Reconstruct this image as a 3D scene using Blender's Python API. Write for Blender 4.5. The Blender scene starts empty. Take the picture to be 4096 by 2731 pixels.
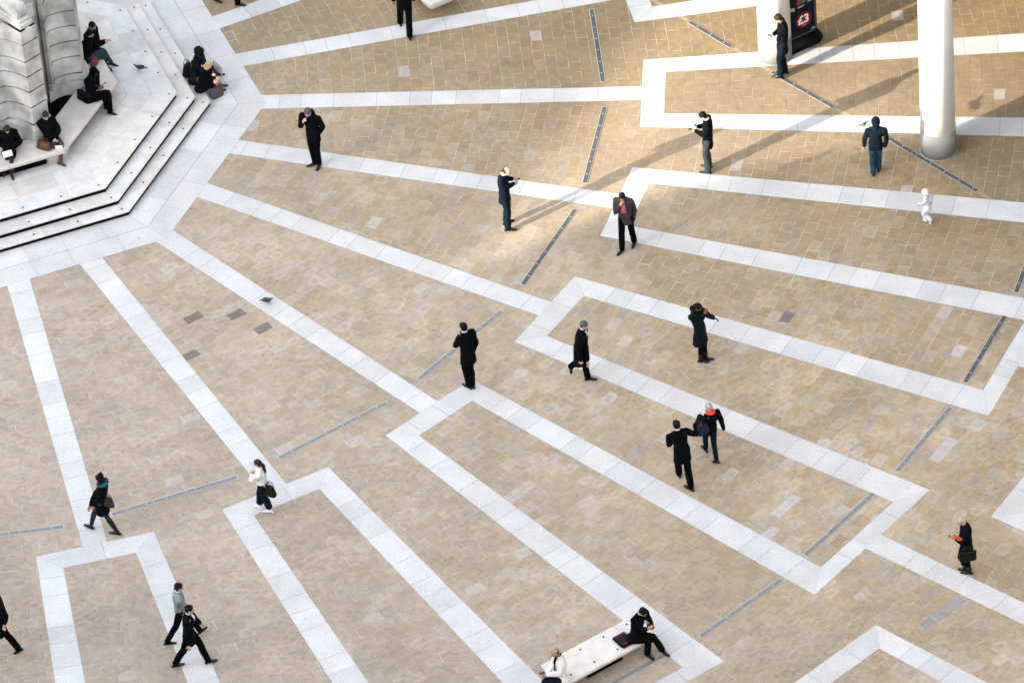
import bpy, bmesh, math, random
from mathutils import Vector, Matrix, noise
V = Vector
R = math.radians
S = bpy.context.scene
COL = S.collection

# ------------------------------------------------------------------ camera
H = 88.0                                    # height of the viewpoint above the square
F, PITCH, ROLL = 23594.7, 0.688662880, -0.0818144637
W_, H_ = 4096.0, 2731.0
CAM = V((0, -106.9, H))
_fw = V((0, math.cos(PITCH), -math.sin(PITCH))); _r0 = V((1, 0, 0)); _u0 = _r0.cross(_fw)
_rt = _r0*math.cos(ROLL) + _u0*math.sin(ROLL); _up = -_r0*math.sin(ROLL) + _u0*math.cos(ROLL)
cd = bpy.data.cameras.new('camera'); cam = bpy.data.objects.new('camera', cd); COL.objects.link(cam)
cd.sensor_width = 36; cd.lens = F*36/W_; cd.clip_start = 1; cd.clip_end = 3000
m = Matrix((_rt, _up, -_fw)).transposed().to_4x4(); m.translation = CAM; cam.matrix_world = m
S.camera = cam
S.view_settings.view_transform = 'Standard'; S.view_settings.look = 'None'
S.view_settings.exposure = 2.83; S.view_settings.gamma = 1

def P(x, y, z=0.0):
    "point of the square (at height z) seen at photo pixel x, y"
    d = _rt*(x-W_/2) - _up*(y-H_/2) + _fw*F
    return CAM + d*((H-z)/-d.z)

# ------------------------------------------------------------------ sky and sun
SH = V((5.62, 3.40, 0)).normalized()        # direction in which shadows fall
SUN_EL = R(15.5)
w = bpy.data.worlds.new('World'); S.world = w; w.use_nodes = True
nt = w.node_tree; sky = nt.nodes.new('ShaderNodeTexSky'); sky.sky_type = 'NISHITA'; sky.sun_disc = False
sky.sun_elevation = SUN_EL; sky.sun_rotation = math.atan2(-SH.x, -SH.y)
sky.air_density = 1.0; sky.dust_density = 2.2; sky.ozone_density = 0.6
hs = nt.nodes.new('ShaderNodeHueSaturation'); hs.inputs['Saturation'].default_value = .34
nt.links.new(sky.outputs[0], hs.inputs['Color']); nt.links.new(hs.outputs[0], nt.nodes['Background'].inputs[0]); nt.nodes['Background'].inputs[1].default_value = 0.15
sl = bpy.data.lights.new('sun', 'SUN'); sl.energy = 2.2; sl.angle = R(0.55); sl.color = (1, 0.86, 0.68)
so = bpy.data.objects.new('sun', sl); COL.objects.link(so)
sd = V((SH.x*math.cos(SUN_EL), SH.y*math.cos(SUN_EL), -math.sin(SUN_EL)))
so.rotation_euler = sd.to_track_quat('-Z', 'Y').to_euler(); so.location = (0, 0, 60)

# ------------------------------------------------------------------ helpers
def tag(o, label=None, cat=None, group=None, kind=None):
    if label: o['label'] = label
    if cat: o['category'] = cat
    if group: o['group'] = group
    if kind: o['kind'] = kind
    return o
def empty(name, loc, label, cat, group=None):
    o = bpy.data.objects.new(name, None); COL.objects.link(o); o.location = loc; o.empty_display_size = .2
    return tag(o, label, cat, group)
def mesh(name, bm, mat, parent=None, base=None, smooth=False):
    me = bpy.data.meshes.new(name)
    if base is None: base = parent.location if parent and parent.type == 'EMPTY' else V()
    if parent and parent.type != 'EMPTY': base = parent.parent.location if parent.parent else parent.location
    bmesh.ops.recalc_face_normals(bm, faces=bm.faces)
    bmesh.ops.translate(bm, verts=bm.verts, vec=-V(base))
    bm.to_mesh(me); bm.free()
    if smooth:
        for p in me.polygons: p.use_smooth = True
    for mm in (mat if isinstance(mat, (list, tuple)) else [mat]): me.materials.append(mm)
    o = bpy.data.objects.new(name, me); COL.objects.link(o)
    if parent: o.parent = parent
    else: o.location = base
    return o
def NB(): return bmesh.new()

def mat(name, col, rough=.8, var=0., scale=8., bump=0., bscale=40., metal=0., spec=.3, col2=None, sheen=0.):
    m = bpy.data.materials.new(name); m.use_nodes = True; n = m.node_tree; b = n.nodes['Principled BSDF']
    b.inputs['Roughness'].default_value = rough; b.inputs['Metallic'].default_value = metal
    b.inputs['Specular IOR Level'].default_value = spec
    if sheen: b.inputs['Sheen Weight'].default_value = sheen
    tc = n.nodes.new('ShaderNodeTexCoord')
    if col2 is None: col2 = tuple(max(0, c*(1-var)) for c in col)
    nz = n.nodes.new('ShaderNodeTexNoise'); nz.inputs['Scale'].default_value = scale; nz.inputs['Detail'].default_value = 5
    n.links.new(tc.outputs['Object'], nz.inputs['Vector'])
    mx = n.nodes.new('ShaderNodeMix'); mx.data_type = 'RGBA'
    rp = n.nodes.new('ShaderNodeMapRange'); rp.inputs[1].default_value = .35; rp.inputs[2].default_value = .65
    n.links.new(nz.outputs[0], rp.inputs[0]); n.links.new(rp.outputs[0], mx.inputs[0])
    mx.inputs[6].default_value = (*col, 1); mx.inputs[7].default_value = (*col2, 1)
    n.links.new(mx.outputs[2], b.inputs['Base Color'])
    if bump:
        bn = n.nodes.new('ShaderNodeTexNoise'); bn.inputs['Scale'].default_value = bscale; bn.inputs['Detail'].default_value = 6
        n.links.new(tc.outputs['Object'], bn.inputs['Vector'])
        bp = n.nodes.new('ShaderNodeBump'); bp.inputs['Strength'].default_value = bump; bp.inputs['Distance'].default_value = .02
        n.links.new(bn.outputs[0], bp.inputs['Height']); n.links.new(bp.outputs[0], b.inputs['Normal'])
    return m

def slab_mat(name, base, kind):
    "stone whose slabs each carry their own tone in the 'tone' attribute"
    m = bpy.data.materials.new(name); m.use_nodes = True; n = m.node_tree; b = n.nodes['Principled BSDF']; L = n.links
    b.inputs['Roughness'].default_value = .85; b.inputs['Specular IOR Level'].default_value = .25
    at = n.nodes.new('ShaderNodeAttribute'); at.attribute_name = 'tone'
    tc = n.nodes.new('ShaderNodeTexCoord')
    def noi(sc, det, dist=0, rough=.5):
        q = n.nodes.new('ShaderNodeTexNoise'); q.inputs['Scale'].default_value = sc; q.inputs['Detail'].default_value = det
        q.inputs['Distortion'].default_value = dist; q.inputs['Roughness'].default_value = rough
        L.new(tc.outputs['Object'], q.inputs['Vector']); return q
    def rng(src, a, c, lo, hi):
        q = n.nodes.new('ShaderNodeMapRange'); q.inputs[1].default_value = a; q.inputs[2].default_value = c
        q.inputs[3].default_value = lo; q.inputs[4].default_value = hi; L.new(src, q.inputs[0]); return q.outputs[0]
    def mul(a, c):
        q = n.nodes.new('ShaderNodeVectorMath'); q.operation = 'SCALE'; L.new(a, q.inputs[0]); L.new(c, q.inputs['Scale']); return q.outputs[0]
    col = at.outputs['Color']
    if kind == 'sand':
        # wear rings inside a slab (uv runs 0..1 across each slab)
        uv = n.nodes.new('ShaderNodeUVMap'); uv.uv_map = 'UVMap'
        vm = n.nodes.new('ShaderNodeVectorMath'); vm.operation = 'SUBTRACT'; vm.inputs[1].default_value = (.5, .5, 0); L.new(uv.outputs[0], vm.inputs[0])
        nw = noi(3.5, 3)
        va = n.nodes.new('ShaderNodeVectorMath'); va.operation = 'MULTIPLY_ADD'; L.new(nw.outputs['Color'], va.inputs[0])
        va.inputs[1].default_value = (.35, .35, 0); L.new(vm.outputs[0], va.inputs[2])
        vb = n.nodes.new('ShaderNodeVectorMath'); vb.operation = 'SUBTRACT'; vb.inputs[1].default_value = (.175, .175, 0); L.new(va.outputs[0], vb.inputs[0])
        ln = n.nodes.new('ShaderNodeVectorMath'); ln.operation = 'LENGTH'; L.new(vb.outputs[0], ln.inputs[0])
        ring = n.nodes.new('ShaderNodeValToRGB'); e = ring.color_ramp.elements
        e[0].position = .12; e[0].color = (.90, .90, .90, 1); e[1].position = .62; e[1].color = (.86, .84, .80, 1)
        for pos, c in ((.28, .95), (.36, 1.06), (.44, .98), (.52, .94)):
            q = e.new(pos); q.color = (c, c, c, 1)
        L.new(ln.outputs['Value'], ring.inputs[0])
        # only some slabs show the rings strongly
        pt = noi(.22, 2)
        am = n.nodes.new('ShaderNodeMath'); am.operation = 'MULTIPLY'; L.new(at.outputs['Alpha'], am.inputs[0]); L.new(rng(pt.outputs[0], .42, .60, .18, 1.7), am.inputs[1]); am.use_clamp = True
        mx = n.nodes.new('ShaderNodeMix'); mx.data_type = 'RGBA'; mx.inputs[6].default_value = (.97, .97, .97, 1)
        L.new(am.outputs[0], mx.inputs[0]); L.new(ring.outputs[0], mx.inputs[7])
        mm = n.nodes.new('ShaderNodeMix'); mm.data_type = 'RGBA'; mm.blend_type = 'MULTIPLY'; mm.inputs[0].default_value = 1
        L.new(col, mm.inputs[6]); L.new(mx.outputs[2], mm.inputs[7]); col = mm.outputs[2]
        # flowing veins
        vn = noi(2.4, 6, 2.5)
        col = mul(col, rng(vn.outputs[0], .3, .7, .86, 1.10))
        fn = noi(60, 4); col = mul(col, rng(fn.outputs[0], .3, .7, .93, 1.07))
        st = noi(.4, 5); col = mul(col, rng(st.outputs[0], .3, .7, .85, 1.09)); sp = noi(9, 3); col = mul(col, rng(sp.outputs[0], .67, .73, 1, .74))
    elif kind == 'granite':
        fn = noi(55, 3, 0, .8); col = mul(col, rng(fn.outputs[0], .33, .67, .72, 1.16))
        f2 = noi(22, 3, 0, .7); col = mul(col, rng(f2.outputs[0], .3, .7, .93, 1.06))
        st = noi(1.3, 5); col = mul(col, rng(st.outputs[0], .3, .7, .91, 1.05)); sp = noi(7, 3); col = mul(col, rng(sp.outputs[0], .66, .74, 1, .80))
    else:
        st = noi(2.2, 6, 1.0); col = mul(col, rng(st.outputs[0], .3, .7, .84, 1.08)); sp = noi(8, 3); col = mul(col, rng(sp.outputs[0], .66, .74, 1, .78))
        fn = noi(40, 4); col = mul(col, rng(fn.outputs[0], .3, .7, .96, 1.04))
    L.new(col, b.inputs['Base Color'])
    bn = noi(30, 5); bp = n.nodes.new('ShaderNodeBump'); bp.inputs['Strength'].default_value = .25; bp.inputs['Distance'].default_value = .01
    L.new(bn.outputs[0], bp.inputs['Height']); L.new(bp.outputs[0], b.inputs['Normal'])
    return m

M_SAND = slab_mat('sandstone', None, 'sand')
M_GRAN = slab_mat('granite', None, 'granite')
M_LIME = slab_mat('limestone_slabs', None, 'lime')
M_MORT = mat('mortar', (.53, .475, .43), .9, .68, 2.6)
M_JOINT = mat('dark_joint', (.24, .24, .245), .9, .2, 5)
M_STONE = mat('portland_stone', (.54, .535, .525), .85, 0, 1.9, .3, 30, col2=(.27, .262, .25))
M_WHITE = mat('white_render', (.90, .90, .90), .55, .10, 1.2, .05, 20)
M_BENCH = mat('pale_cast_stone', (.585, .555, .53), .6, .14, 4, .1, 60)
M_PLINTH = mat('column_granite', (.30, .295, .29), .7, .4, 60, .5, 60)
M_STEEL = mat('brushed_steel', (.36, .40, .44), .35, .2, 20, metal=.6, spec=.5)
M_GRATE = mat('grating', (.13, .15, .17), .45, .3, 30, metal=.5, spec=.5)
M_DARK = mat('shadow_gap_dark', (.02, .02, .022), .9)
M_STUD = mat('stud_metal', (.035, .033, .032), .4, metal=.0)

# ------------------------------------------------------------------ paving pattern (fan of rays around the monument)
C0 = P(-117.6, 441.8)                     # centre of the fan
PHI, DK = -0.0971759938, 0.256830677
C0 = V((-13.0294, 117.7276-106.9, 0))
def ax(k):
    a = PHI - k*DK
    return V((math.cos(a), math.sin(a), 0)), V((math.sin(a), -math.cos(a), 0))
def pol(k, rad, tan=0., off=0.):
    "rad along the axis of ray k, tan across it (towards higher k)"
    u, t = ax(k); return C0 + u*rad + t*tan
def rk(k, r): u, _ = ax(k); return C0 + u*r
def R1(k): return 16.80 + .062*k          # inner wall of the boxes (outer face), radial
def R1i(k): return R1(k) + .575
def R2o(k): return 27.89 + .06*k          # outer wall, outer face
def R2i(k): return 27.25 + .07*k
def AP(k): return 7.03 + .05*k            # edge of the granite apron

def clip(poly, a, b, keep):
    "clip polygon by the line a-b, keeping the side on which keep lies"
    nrm = V((-(b-a).y, (b-a).x, 0))
    if nrm.dot(keep-a) < 0: nrm = -nrm
    out = []
    for i, p in enumerate(poly):
        q = poly[(i+1) % len(poly)]; dp = nrm.dot(p-a); dq = nrm.dot(q-a)
        if dp >= 0: out.append(p)
        if (dp < 0) != (dq < 0): out.append(p + (q-p)*(dp/(dp-dq)))
    return out
def area(poly):
    return abs(sum(poly[i].x*poly[(i+1) % len(poly)].y - poly[(i+1) % len(poly)].x*poly[i].y for i in range(len(poly))))/2

class Slabs:
    def __init__(s): s.v = []; s.f = []; s.c = []; s.uv = []
    def add(s, poly, z, col, uvs=None):
        i = len(s.v); s.v += [(p.x, p.y, z) for p in poly]; s.f.append(tuple(range(i, i+len(poly))))
        s.c += [col]*len(poly); s.uv += uvs or [(.5, .5)]*len(poly)
    def build(s, name, mat_, kind='structure', parent=None):
        me = bpy.data.meshes.new(name); me.from_pydata(s.v, [], s.f)
        at = me.color_attributes.new('tone', 'FLOAT_COLOR', 'CORNER'); at.data.foreach_set('color', [x for c in s.c for x in c])
        uv = me.uv_layers.new(name='UVMap'); uv.data.foreach_set('uv', [x for c in s.uv for x in c])
        me.materials.append(mat_); me.update()
        for p in me.polygons:
            if p.normal.z < 0: p.flip()
        o = bpy.data.objects.new(name, me); COL.objects.link(o)
        if kind: o['kind'] = kind
        return o

rnd = random.Random(5)
TONES = [((.42, .335, .235), 8), ((.45, .37, .27), 6), ((.375, .295, .205), 6), ((.41, .355, .285), 6), ((.44, .39, .33), 4), ((.39, .325, .25), 6),
         ((.45, .405, .36), 1.5), ((.40, .31, .19), 4), ((.37, .335, .30), 3)]
GREYS = (.37, .34, .335)
def mixc(a, b, t): return tuple(a[i]*(1-t)+b[i]*t for i in range(3))
DARKSPOTS = [P(740, 1275), P(907, 1265), P(1017, 1315), P(785, 1403), P(3135, 1280)]
PALESPOTS = [P(2790, 1640), P(3090, 2110), P(3130, 2060), P(3180, 2000), P(3850, 1420), P(3790, 1760), P(3750, 1830)]
PURPLE = [P(3842, 2400), P(3792, 2440), P(3745, 2480)]
def tone(c, kdir):
    r = rnd.random()*sum(t[1] for t in TONES); col = TONES[0][0]
    for t, wgt in TONES:
        r -= wgt
        if r <= 0: col = t; break
    # big soft patches: yellower and painted darker as loggia shade (right/top), greyer and pinker to the lower left
    g = noise.noise(V((c.x*.12, c.y*.12, 3.3)))
    left = max(0, min(1, (-c.x*0.06 - c.y*.035 + .35)))
    col = mixc(col, (.372, .322, .298), left*.72)
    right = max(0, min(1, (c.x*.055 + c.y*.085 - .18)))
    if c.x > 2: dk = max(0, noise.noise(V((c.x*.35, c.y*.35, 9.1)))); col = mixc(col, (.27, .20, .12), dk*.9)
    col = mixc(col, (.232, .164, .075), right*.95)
    col = mixc(col, (.43, .39, .34), max(0, g)*.5)
    col = tuple(x*y for x, y in zip(col, (.875, .85, .805)))
    j = rnd.uniform(-.085, .055); col = tuple(x*(1+j) for x in col)
    col = mixc(col, (.385, .315, .235), .12)
    if rnd.random() < .007: col = mixc(col, (.40, .365, .345), .75)
    return col
def lay(slabs, region, k, r0, r1, course=.282, length=.425, z=0., keepc=None, gap=.0052, seed=0):
    "courses of stone at right angles to axis k, clipped to a convex region"
    u, t = ax(k); cen = sum(region, V())/len(region)
    ts = [(p-C0).dot(t) for p in region]; rs = [(p-C0).dot(u) for p in region]
    rr = random.Random(int(k*100)+seed); r = max(r0, min(rs)//course*course) if False else r0
    i = 0
    while r < r1 and r < max(rs):
        if r+course > min(rs):
            off = (i % 2)*length*.5 + rr.uniform(-.06, .06); x = (min(ts)//length)*length - length + off
            while x < max(ts):
                ln = length*rr.choice((.94, 1, 1, 1, 1.06))
                g1 = gap*rr.uniform(.5, 1.25)
                P4 = [C0+u*(r+g1)+t*(x+g1), C0+u*(r+g1)+t*(x+ln-g1), C0+u*(r+course-g1)+t*(x+ln-g1), C0+u*(r+course-g1)+t*(x+g1)]
                q = P4
                for a in range(len(region)):
                    q = clip(q, region[a], region[(a+1) % len(region)], cen)
                    if len(q) < 3: break
                if len(q) >= 3 and area(q) > .002:
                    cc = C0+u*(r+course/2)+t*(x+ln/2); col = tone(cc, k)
                    for d in DARKSPOTS:
                        if abs((cc-d).dot(u)) < course/2 and abs((cc-d).dot(t)) < ln/2: col = (.17, .145, .135)
                    for d in PALESPOTS:
                        if abs((cc-d).dot(u)) < course/2 and abs((cc-d).dot(t)) < ln/2: col = (.40, .365, .36)
                    for d in PURPLE:
                        if abs((cc-d).dot(u)) < course/2 and abs((cc-d).dot(t)) < ln/2: col = (.27, .25, .25)
                    uvs = [(((p-C0).dot(t)-x)/ln, ((p-C0).dot(u)-r)/course) for p in q]
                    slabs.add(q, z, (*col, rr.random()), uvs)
                x += ln
        r += course; i += 1

sand = Slabs()
for j in range(-7, 10):
    k = j + .5; A = rk(j, 1); B = rk(j+1, 1)
    u, t = ax(k); far = 60
    def wedge(ka, kb, ra, rb, kk):
        uu, tt = ax(kk); out = []
        for kx, rx in ((ka, ra), (kb, ra), (kb, rb), (ka, rb)):
            ang = (kx-kk)*DK; out.append(C0 + uu*rx + tt*rx*math.tan(ang))
        return out
    s0 = AP(k)-.2
    n = math.ceil((R1(k)+.2-s0)/.282); sm = s0+n*.282
    lay(sand, wedge(j, j+1, s0, sm-.001, k), k, s0, sm-.01)
    lay(sand, wedge(j+.25, j+.75, sm, R2o(k)-.1, k), k, sm, R2o(k), seed=3)
    kj = j
    s0 = R1i(kj)-.1; sm = s0+math.ceil((R2o(kj)-.2-s0)/.282)*.282
    lay(sand, wedge(kj-.25, kj+.25, s0, sm-.001, kj), kj, s0, sm-.01, seed=7, z=.0012)
    lay(sand, wedge(kj-.5, kj+.5, sm, 46, kj), kj, sm, 46, seed=9, z=.0012)
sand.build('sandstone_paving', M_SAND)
bm = NB()
vs = [bm.verts.new((x, y, -.0012)) for x, y in ((-300, -300), (300, -300), (300, 300), (-300, 300))]; bm.faces.new(vs)
tag(mesh('ground', bm, M_MORT), kind='structure')

# granite bands
gran = Slabs(); joint = Slabs(); ZB = .004
def gtone(r): 
    b = r.uniform(.90, 1.03); w_ = r.uniform(-.006, .012)
    return (.52*b+w_, .53*b, .548*b-w_, 1)
def band(p0, p1, q0, q1, z=ZB, lens=(.61, 1.07, .54, .82, 1.07, .82, .54), seed=0, gap=.0028, phase=0):
    "strip between edge p0-p1 and edge q0-q1, cut into stones"
    rr = random.Random(seed*7+3); L = ((p1+q1)/2-(p0+q0)/2).length; s = 0.; i = rr.randrange(len(lens)); first = True
    joint.add([p0, p1, q1, q0], z-.0015, (.2, .2, .2, 1))
    quad = [p0, p1, q1, q0]; d = ((p1+q1)/2-(p0+q0)/2)/L; m0 = (p0+q0)/2; nn = V((-d.y, d.x, 0))
    while s < L-1e-6:
        ln = lens[i % len(lens)]; i += 1; e = min(L, s+ln)
        if L-e < .35: e = L
        pa = quad
        if s > 0: a = m0+d*(s+gap); pa = clip(pa, a, a+nn, a+d)
        if e < L: a = m0+d*(e-gap); pa = clip(pa, a, a+nn, a-d)
        c = sum(pa, V())/len(pa); pa = [p + (c-p).normalized()*.003 for p in pa]
        gran.add(pa, z, gtone(rr)); s = e
HW = .282
for k in range(-6, 9):                                       # the radial bands
    band(pol(k, AP(k)-.3, -HW), pol(k, R1(k), -HW), pol(k, AP(k)-.3, HW), pol(k, R1(k), HW), seed=k+20)
def armpt2(k, edge, r): uu, tt = ax(k); return C0 + uu*r + tt*r*math.tan(edge*DK)
for k in range(-6, 9):
    a, b = R1(k), R1i(k); to, ti = 1.365, .84
    # inner wall across the ray, then two arms spreading with the fan
    c0, c1 = pol(k, a, -to), pol(k, a, to); d0, d1 = pol(k, b, -ti), pol(k, b, ti)
    to2 = (to)*R2o(k)/a; 
    def armpt(r, edge): # edge: +-k offset
        uu, tt = ax(k); return C0 + uu*r + tt*r*math.tan(edge*DK)
    e_o, e_i = .312, .2
    mid0, mid1 = c0.lerp(c1, .5), d0.lerp(d1, .5)
    band(c0, c1, d0, d1, seed=k+60, lens=(.95, 1.0, .8))
    r_in = R2i(k)
    band(c0, armpt(R2i(k-.5)*1.004+.02, -.31), d0, armpt(R2o(k-.5)*1.004-.06, -.2), seed=k+90)
    band(c1, armpt(R2i(k+.5)*1.004+.02, .31), d1, armpt(R2o(k+.5)*1.004-.06, .2), seed=k+120)
    # outer wall joining the lower arm of this box with the upper arm of the next one
    h = k + .5
    iL, oL = armpt2(k, .31, R2i(h)*1.004+.02), armpt2(k, .2, R2o(h)*1.004-.06)
    iR, oR = armpt2(k+1, -.31, R2i(h)*1.004+.02), armpt2(k+1, -.2, R2o(h)*1.004-.06)
    band(iL, iR, oL, oR, seed=k+150, lens=(.8, 1.1, .6))
    # outer radial band and the boxes beyond
    band(pol(h, R2o(h), -.30), pol(h, 44, -.33), pol(h, R2o(h), .27), pol(h, 44, .3), seed=k+180)
    ro, ri = 29.68+.03*k, 30.27+.03*k
    band(pol(k, ro, -1.66), pol(k, ro, 1.6), pol(k, ri, -1.16), pol(k, ri, 1.12), seed=k+210, lens=(.8, 1.1))
    for sg in (-1, 1):
        band(pol(k, ro, 1.6 if sg > 0 else -1.66), pol(k, 44, sg*3.06), pol(k, ri, 1.12 if sg > 0 else -1.16), pol(k, 44, sg*2.25), seed=k+240+sg)
gran_obj = gran; 

# ------------------------------------------------------------------ octagonal steps and platform of the monument
def octagon(Vx, Wx):
    "regular octagon on the side Vx-Wx; returns centre and 8 vertices"
    e = Wx-Vx; m_ = (Vx+Wx)/2; n_ = V((e.y, -e.x, 0)).normalized()
    if n_.dot(C0-m_) < 0: n_ = -n_
    n_.z = 0; c = m_ + n_*(e.length/2/math.tan(math.pi/8)); c.z = 0
    a0 = math.atan2(Vx.y-c.y, Vx.x-c.x); r = (Vx-c).xy.length
    return c, a0, r
lv = [octagon(P(844, 404, .15), P(514.7, 844.5, .15)), octagon(P(778.4, 385, .30), P(467.9, 797.7, .30)), octagon(P(710, 370, .45), P(427.5, 751, .45))]
OC = sum((l[0] for l in lv), V())/3; A0 = sum(l[1] for l in lv)/3
RADS = [l[2] for l in lv]
print('octagon centres', [tuple(round(x, 2) for x in l[0]) for l in lv], 'radii', RADS, 'a0', math.degrees(A0))
def ov(r, i, z=0.): a = A0 - i*math.pi/4; return V((OC.x+r*math.cos(a), OC.y+r*math.sin(a), z))
# apron of granite flags
for i in range(-3, 6):
    for (ra, rb, sd_) in ((5.3, None, 1), (None, None, 2)):
        pass
def ring(slabs, ra, rb, z, n, seed, tonef, gap=.004, i0=-4, i1=4, jitter=.2):
    rr = random.Random(seed)
    for i in range(i0, i1):
        a, b, c, d = ov(ra, i), ov(rb, i), ov(ra, i+1), ov(rb, i+1)
        cuts = [0]+[(j+rr.uniform(-jitter, jitter))/n for j in range(1, n)]+[1]
        for s, e in zip(cuts, cuts[1:]):
            L = (c-a).length; g = gap/L
            def pt(inner, tt):   # stones are cut square to the side except at the mitres
                p = (a.lerp(c, tt) if inner else b.lerp(d, tt))
                if 0 < tt < 1:
                    q = b.lerp(d, tt); base = q; nrm = (a.lerp(c, .5)-b.lerp(d, .5)).normalized(); w_ = (a.lerp(c, .5)-b.lerp(d, .5)).length
                    return base + nrm*w_ if inner else base
                return p
            q = [pt(True, s), pt(True, e), pt(False, e), pt(False, s)]
            cc = sum(q, V())/4; q = [p+(cc-p).normalized()*gap for p in q]
            slabs.add([V((p.x, p.y, 0)) for p in q], z, tonef(rr))
# apron edge as an octagon matching the start of the bands
apr = (pol(1.5, AP(1.5)) - OC).xy.length/1.0
APR = 7.12/math.cos(math.pi/8)
v1 = P(1072, 408); v2 = P(667, 950); APR = ((v1-OC).xy.length + (v2-OC).xy.length)/2
joint.add([ov(APR, i) for i in range(8)], .0065, (.2, .2, .2, 1))
ring(gran, 5.9, 6.72, .008, 5, 11, gtone, jitter=.12)
ring(gran, 6.73, APR, .008, 5, 12, gtone, jitter=.12)
gran.build('granite_bands', M_GRAN)
jo = joint.build('granite_joints', M_JOINT)
def ltone(r):
    b = r.uniform(.84, 1.06); w_ = r.uniform(-.010, .034)
    return ((.525+w_)*b, .53*b, (.54-w_)*b, 1)
mon_base = V((OC.x, OC.y, 0))
steps = empty('stepped_platform', mon_base, 'pale limestone octagonal platform with three shallow steps and small metal studs', 'steps')
def prism(bm, pts, z0, z1, bev=0.):
    lo = [bm.verts.new((p.x, p.y, z0)) for p in pts]; hi = [bm.verts.new((p.x, p.y, z1)) for p in pts]; n = len(pts)
    bm.faces.new(lo[::-1]); bm.faces.new(hi)
    for i in range(n): bm.faces.new((lo[i], lo[(i+1) % n], hi[(i+1) % n], hi[i]))
    if bev: 
        es = [e for e in bm.edges if all(v in hi for v in e.verts)]
        bmesh.ops.bevel(bm, geom=es, offset=bev, segments=3, affect='EDGES', profile=.5)
def inset_pts(r): return [ov(r, i) for i in range(8)]
def slab_step(r, z, rin, seed):
    "nosing ring with rounded lip over a recessed riser painted shade black"
    rr = random.Random(seed); n = 4
    for i in range(-4, 4):
        a, b = ov(r, i), ov(r, i+1); L = (b-a).length; d = (b-a).normalized(); nin = (V((OC.x, OC.y, 0))-(a+b)/2).normalized(); wd = (r-rin)*math.cos(math.pi/8)
        cuts = [0]+[(j+rr.uniform(-.15, .15))/n for j in range(1, n)]+[1]
        for s, e in zip(cuts, cuts[1:]):
            bm = NB()
            A_ = a+d*L*s; B_ = a+d*L*e
            Ai = ov(rin, i) if s == 0 else A_+nin*wd; Bi = ov(rin, i+1) if e == 1 else B_+nin*wd
            q = [A_, B_, Bi, Ai]; cc = sum(q, V())/4
            q = [p+(cc-p).normalized()*.003 for p in q]
            lo = [bm.verts.new((p.x, p.y, z-.038)) for p in q]; hi = [bm.verts.new((p.x, p.y, z)) for p in q]
            bm.faces.new(lo[::-1]); bm.faces.new(hi)
            for j in range(4): bm.faces.new((lo[j], lo[(j+1) % 4], hi[(j+1) % 4], hi[j]))
            es = [x for x in bm.edges if set(x.verts) == {hi[0], hi[1]}]
            bmesh.ops.bevel(bm, geom=es, offset=.018, segments=3, affect='EDGES', profile=.5)
            o = mesh('step_stone', bm, M_LIME, steps)
            c = ltone(rr); ca = o.data.color_attributes.new('tone', 'FLOAT_COLOR', 'CORNER')
            ca.data.foreach_set('color', list(c)*len(ca.data))
    bm = NB(); prism(bm, inset_pts(r-.032), z-.150, z-.0385); mesh('riser', bm, M_DARK if False else M_GAPSHADE, steps)
M_GAPSHADE = mat('painted_gap_shade', (.006, .006, .007), .95, .4, 5, spec=.02)  # near-black colour paints in the shade below nosings and benches
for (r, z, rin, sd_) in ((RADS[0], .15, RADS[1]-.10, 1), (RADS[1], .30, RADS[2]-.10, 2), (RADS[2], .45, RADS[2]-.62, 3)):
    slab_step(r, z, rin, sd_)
plat = Slabs()
rp = RADS[2]-.62
ring(plat, rp-.62, rp, .449, 4, 31, ltone, gap=.003); ring(plat, rp-1.25, rp-.625, .449, 3, 32, ltone, gap=.003)
ring(plat, 1.2, rp-1.255, .449, 2, 33, ltone, gap=.003)
po = plat.build('platform_flags', M_LIME, None); po.parent = steps; po.location = -mon_base
bm = NB(); prism(bm, inset_pts(rp+.2), .25, .446); mesh('platform_bed', bm, M_JOINT, steps)
def cyl(bm, c, r, z0, z1, seg=16, r2=None):
    r2 = r if r2 is None else r2
    lo = [bm.verts.new((c.x+r*math.cos(2*math.pi*i/seg), c.y+r*math.sin(2*math.pi*i/seg), z0)) for i in range(seg)]
    hi = [bm.verts.new((c.x+r2*math.cos(2*math.pi*i/seg), c.y+r2*math.sin(2*math.pi*i/seg), z1)) for i in range(seg)]
    bm.faces.new(lo[::-1]); bm.faces.new(hi)
    for i in range(seg): bm.faces.new((lo[i], lo[(i+1) % seg], hi[(i+1) % seg], hi[i]))
for lvl, (r, z) in enumerate(zip(RADS, (.15, .30, .45))):
    for i in range(-3, 3):
        a, b = ov(r-.17, i), ov(r-.17, i+1); n = 4
        for j in range(n if i < 2 else n+1):
            p = a.lerp(b, (j+.06)/n*1.0)
            if (p-a).length < .02: pass
            bm = NB(); cyl(bm, p, .027, z, z+.005, 14)
            mesh('stud', bm, M_STUD, steps)

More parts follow.
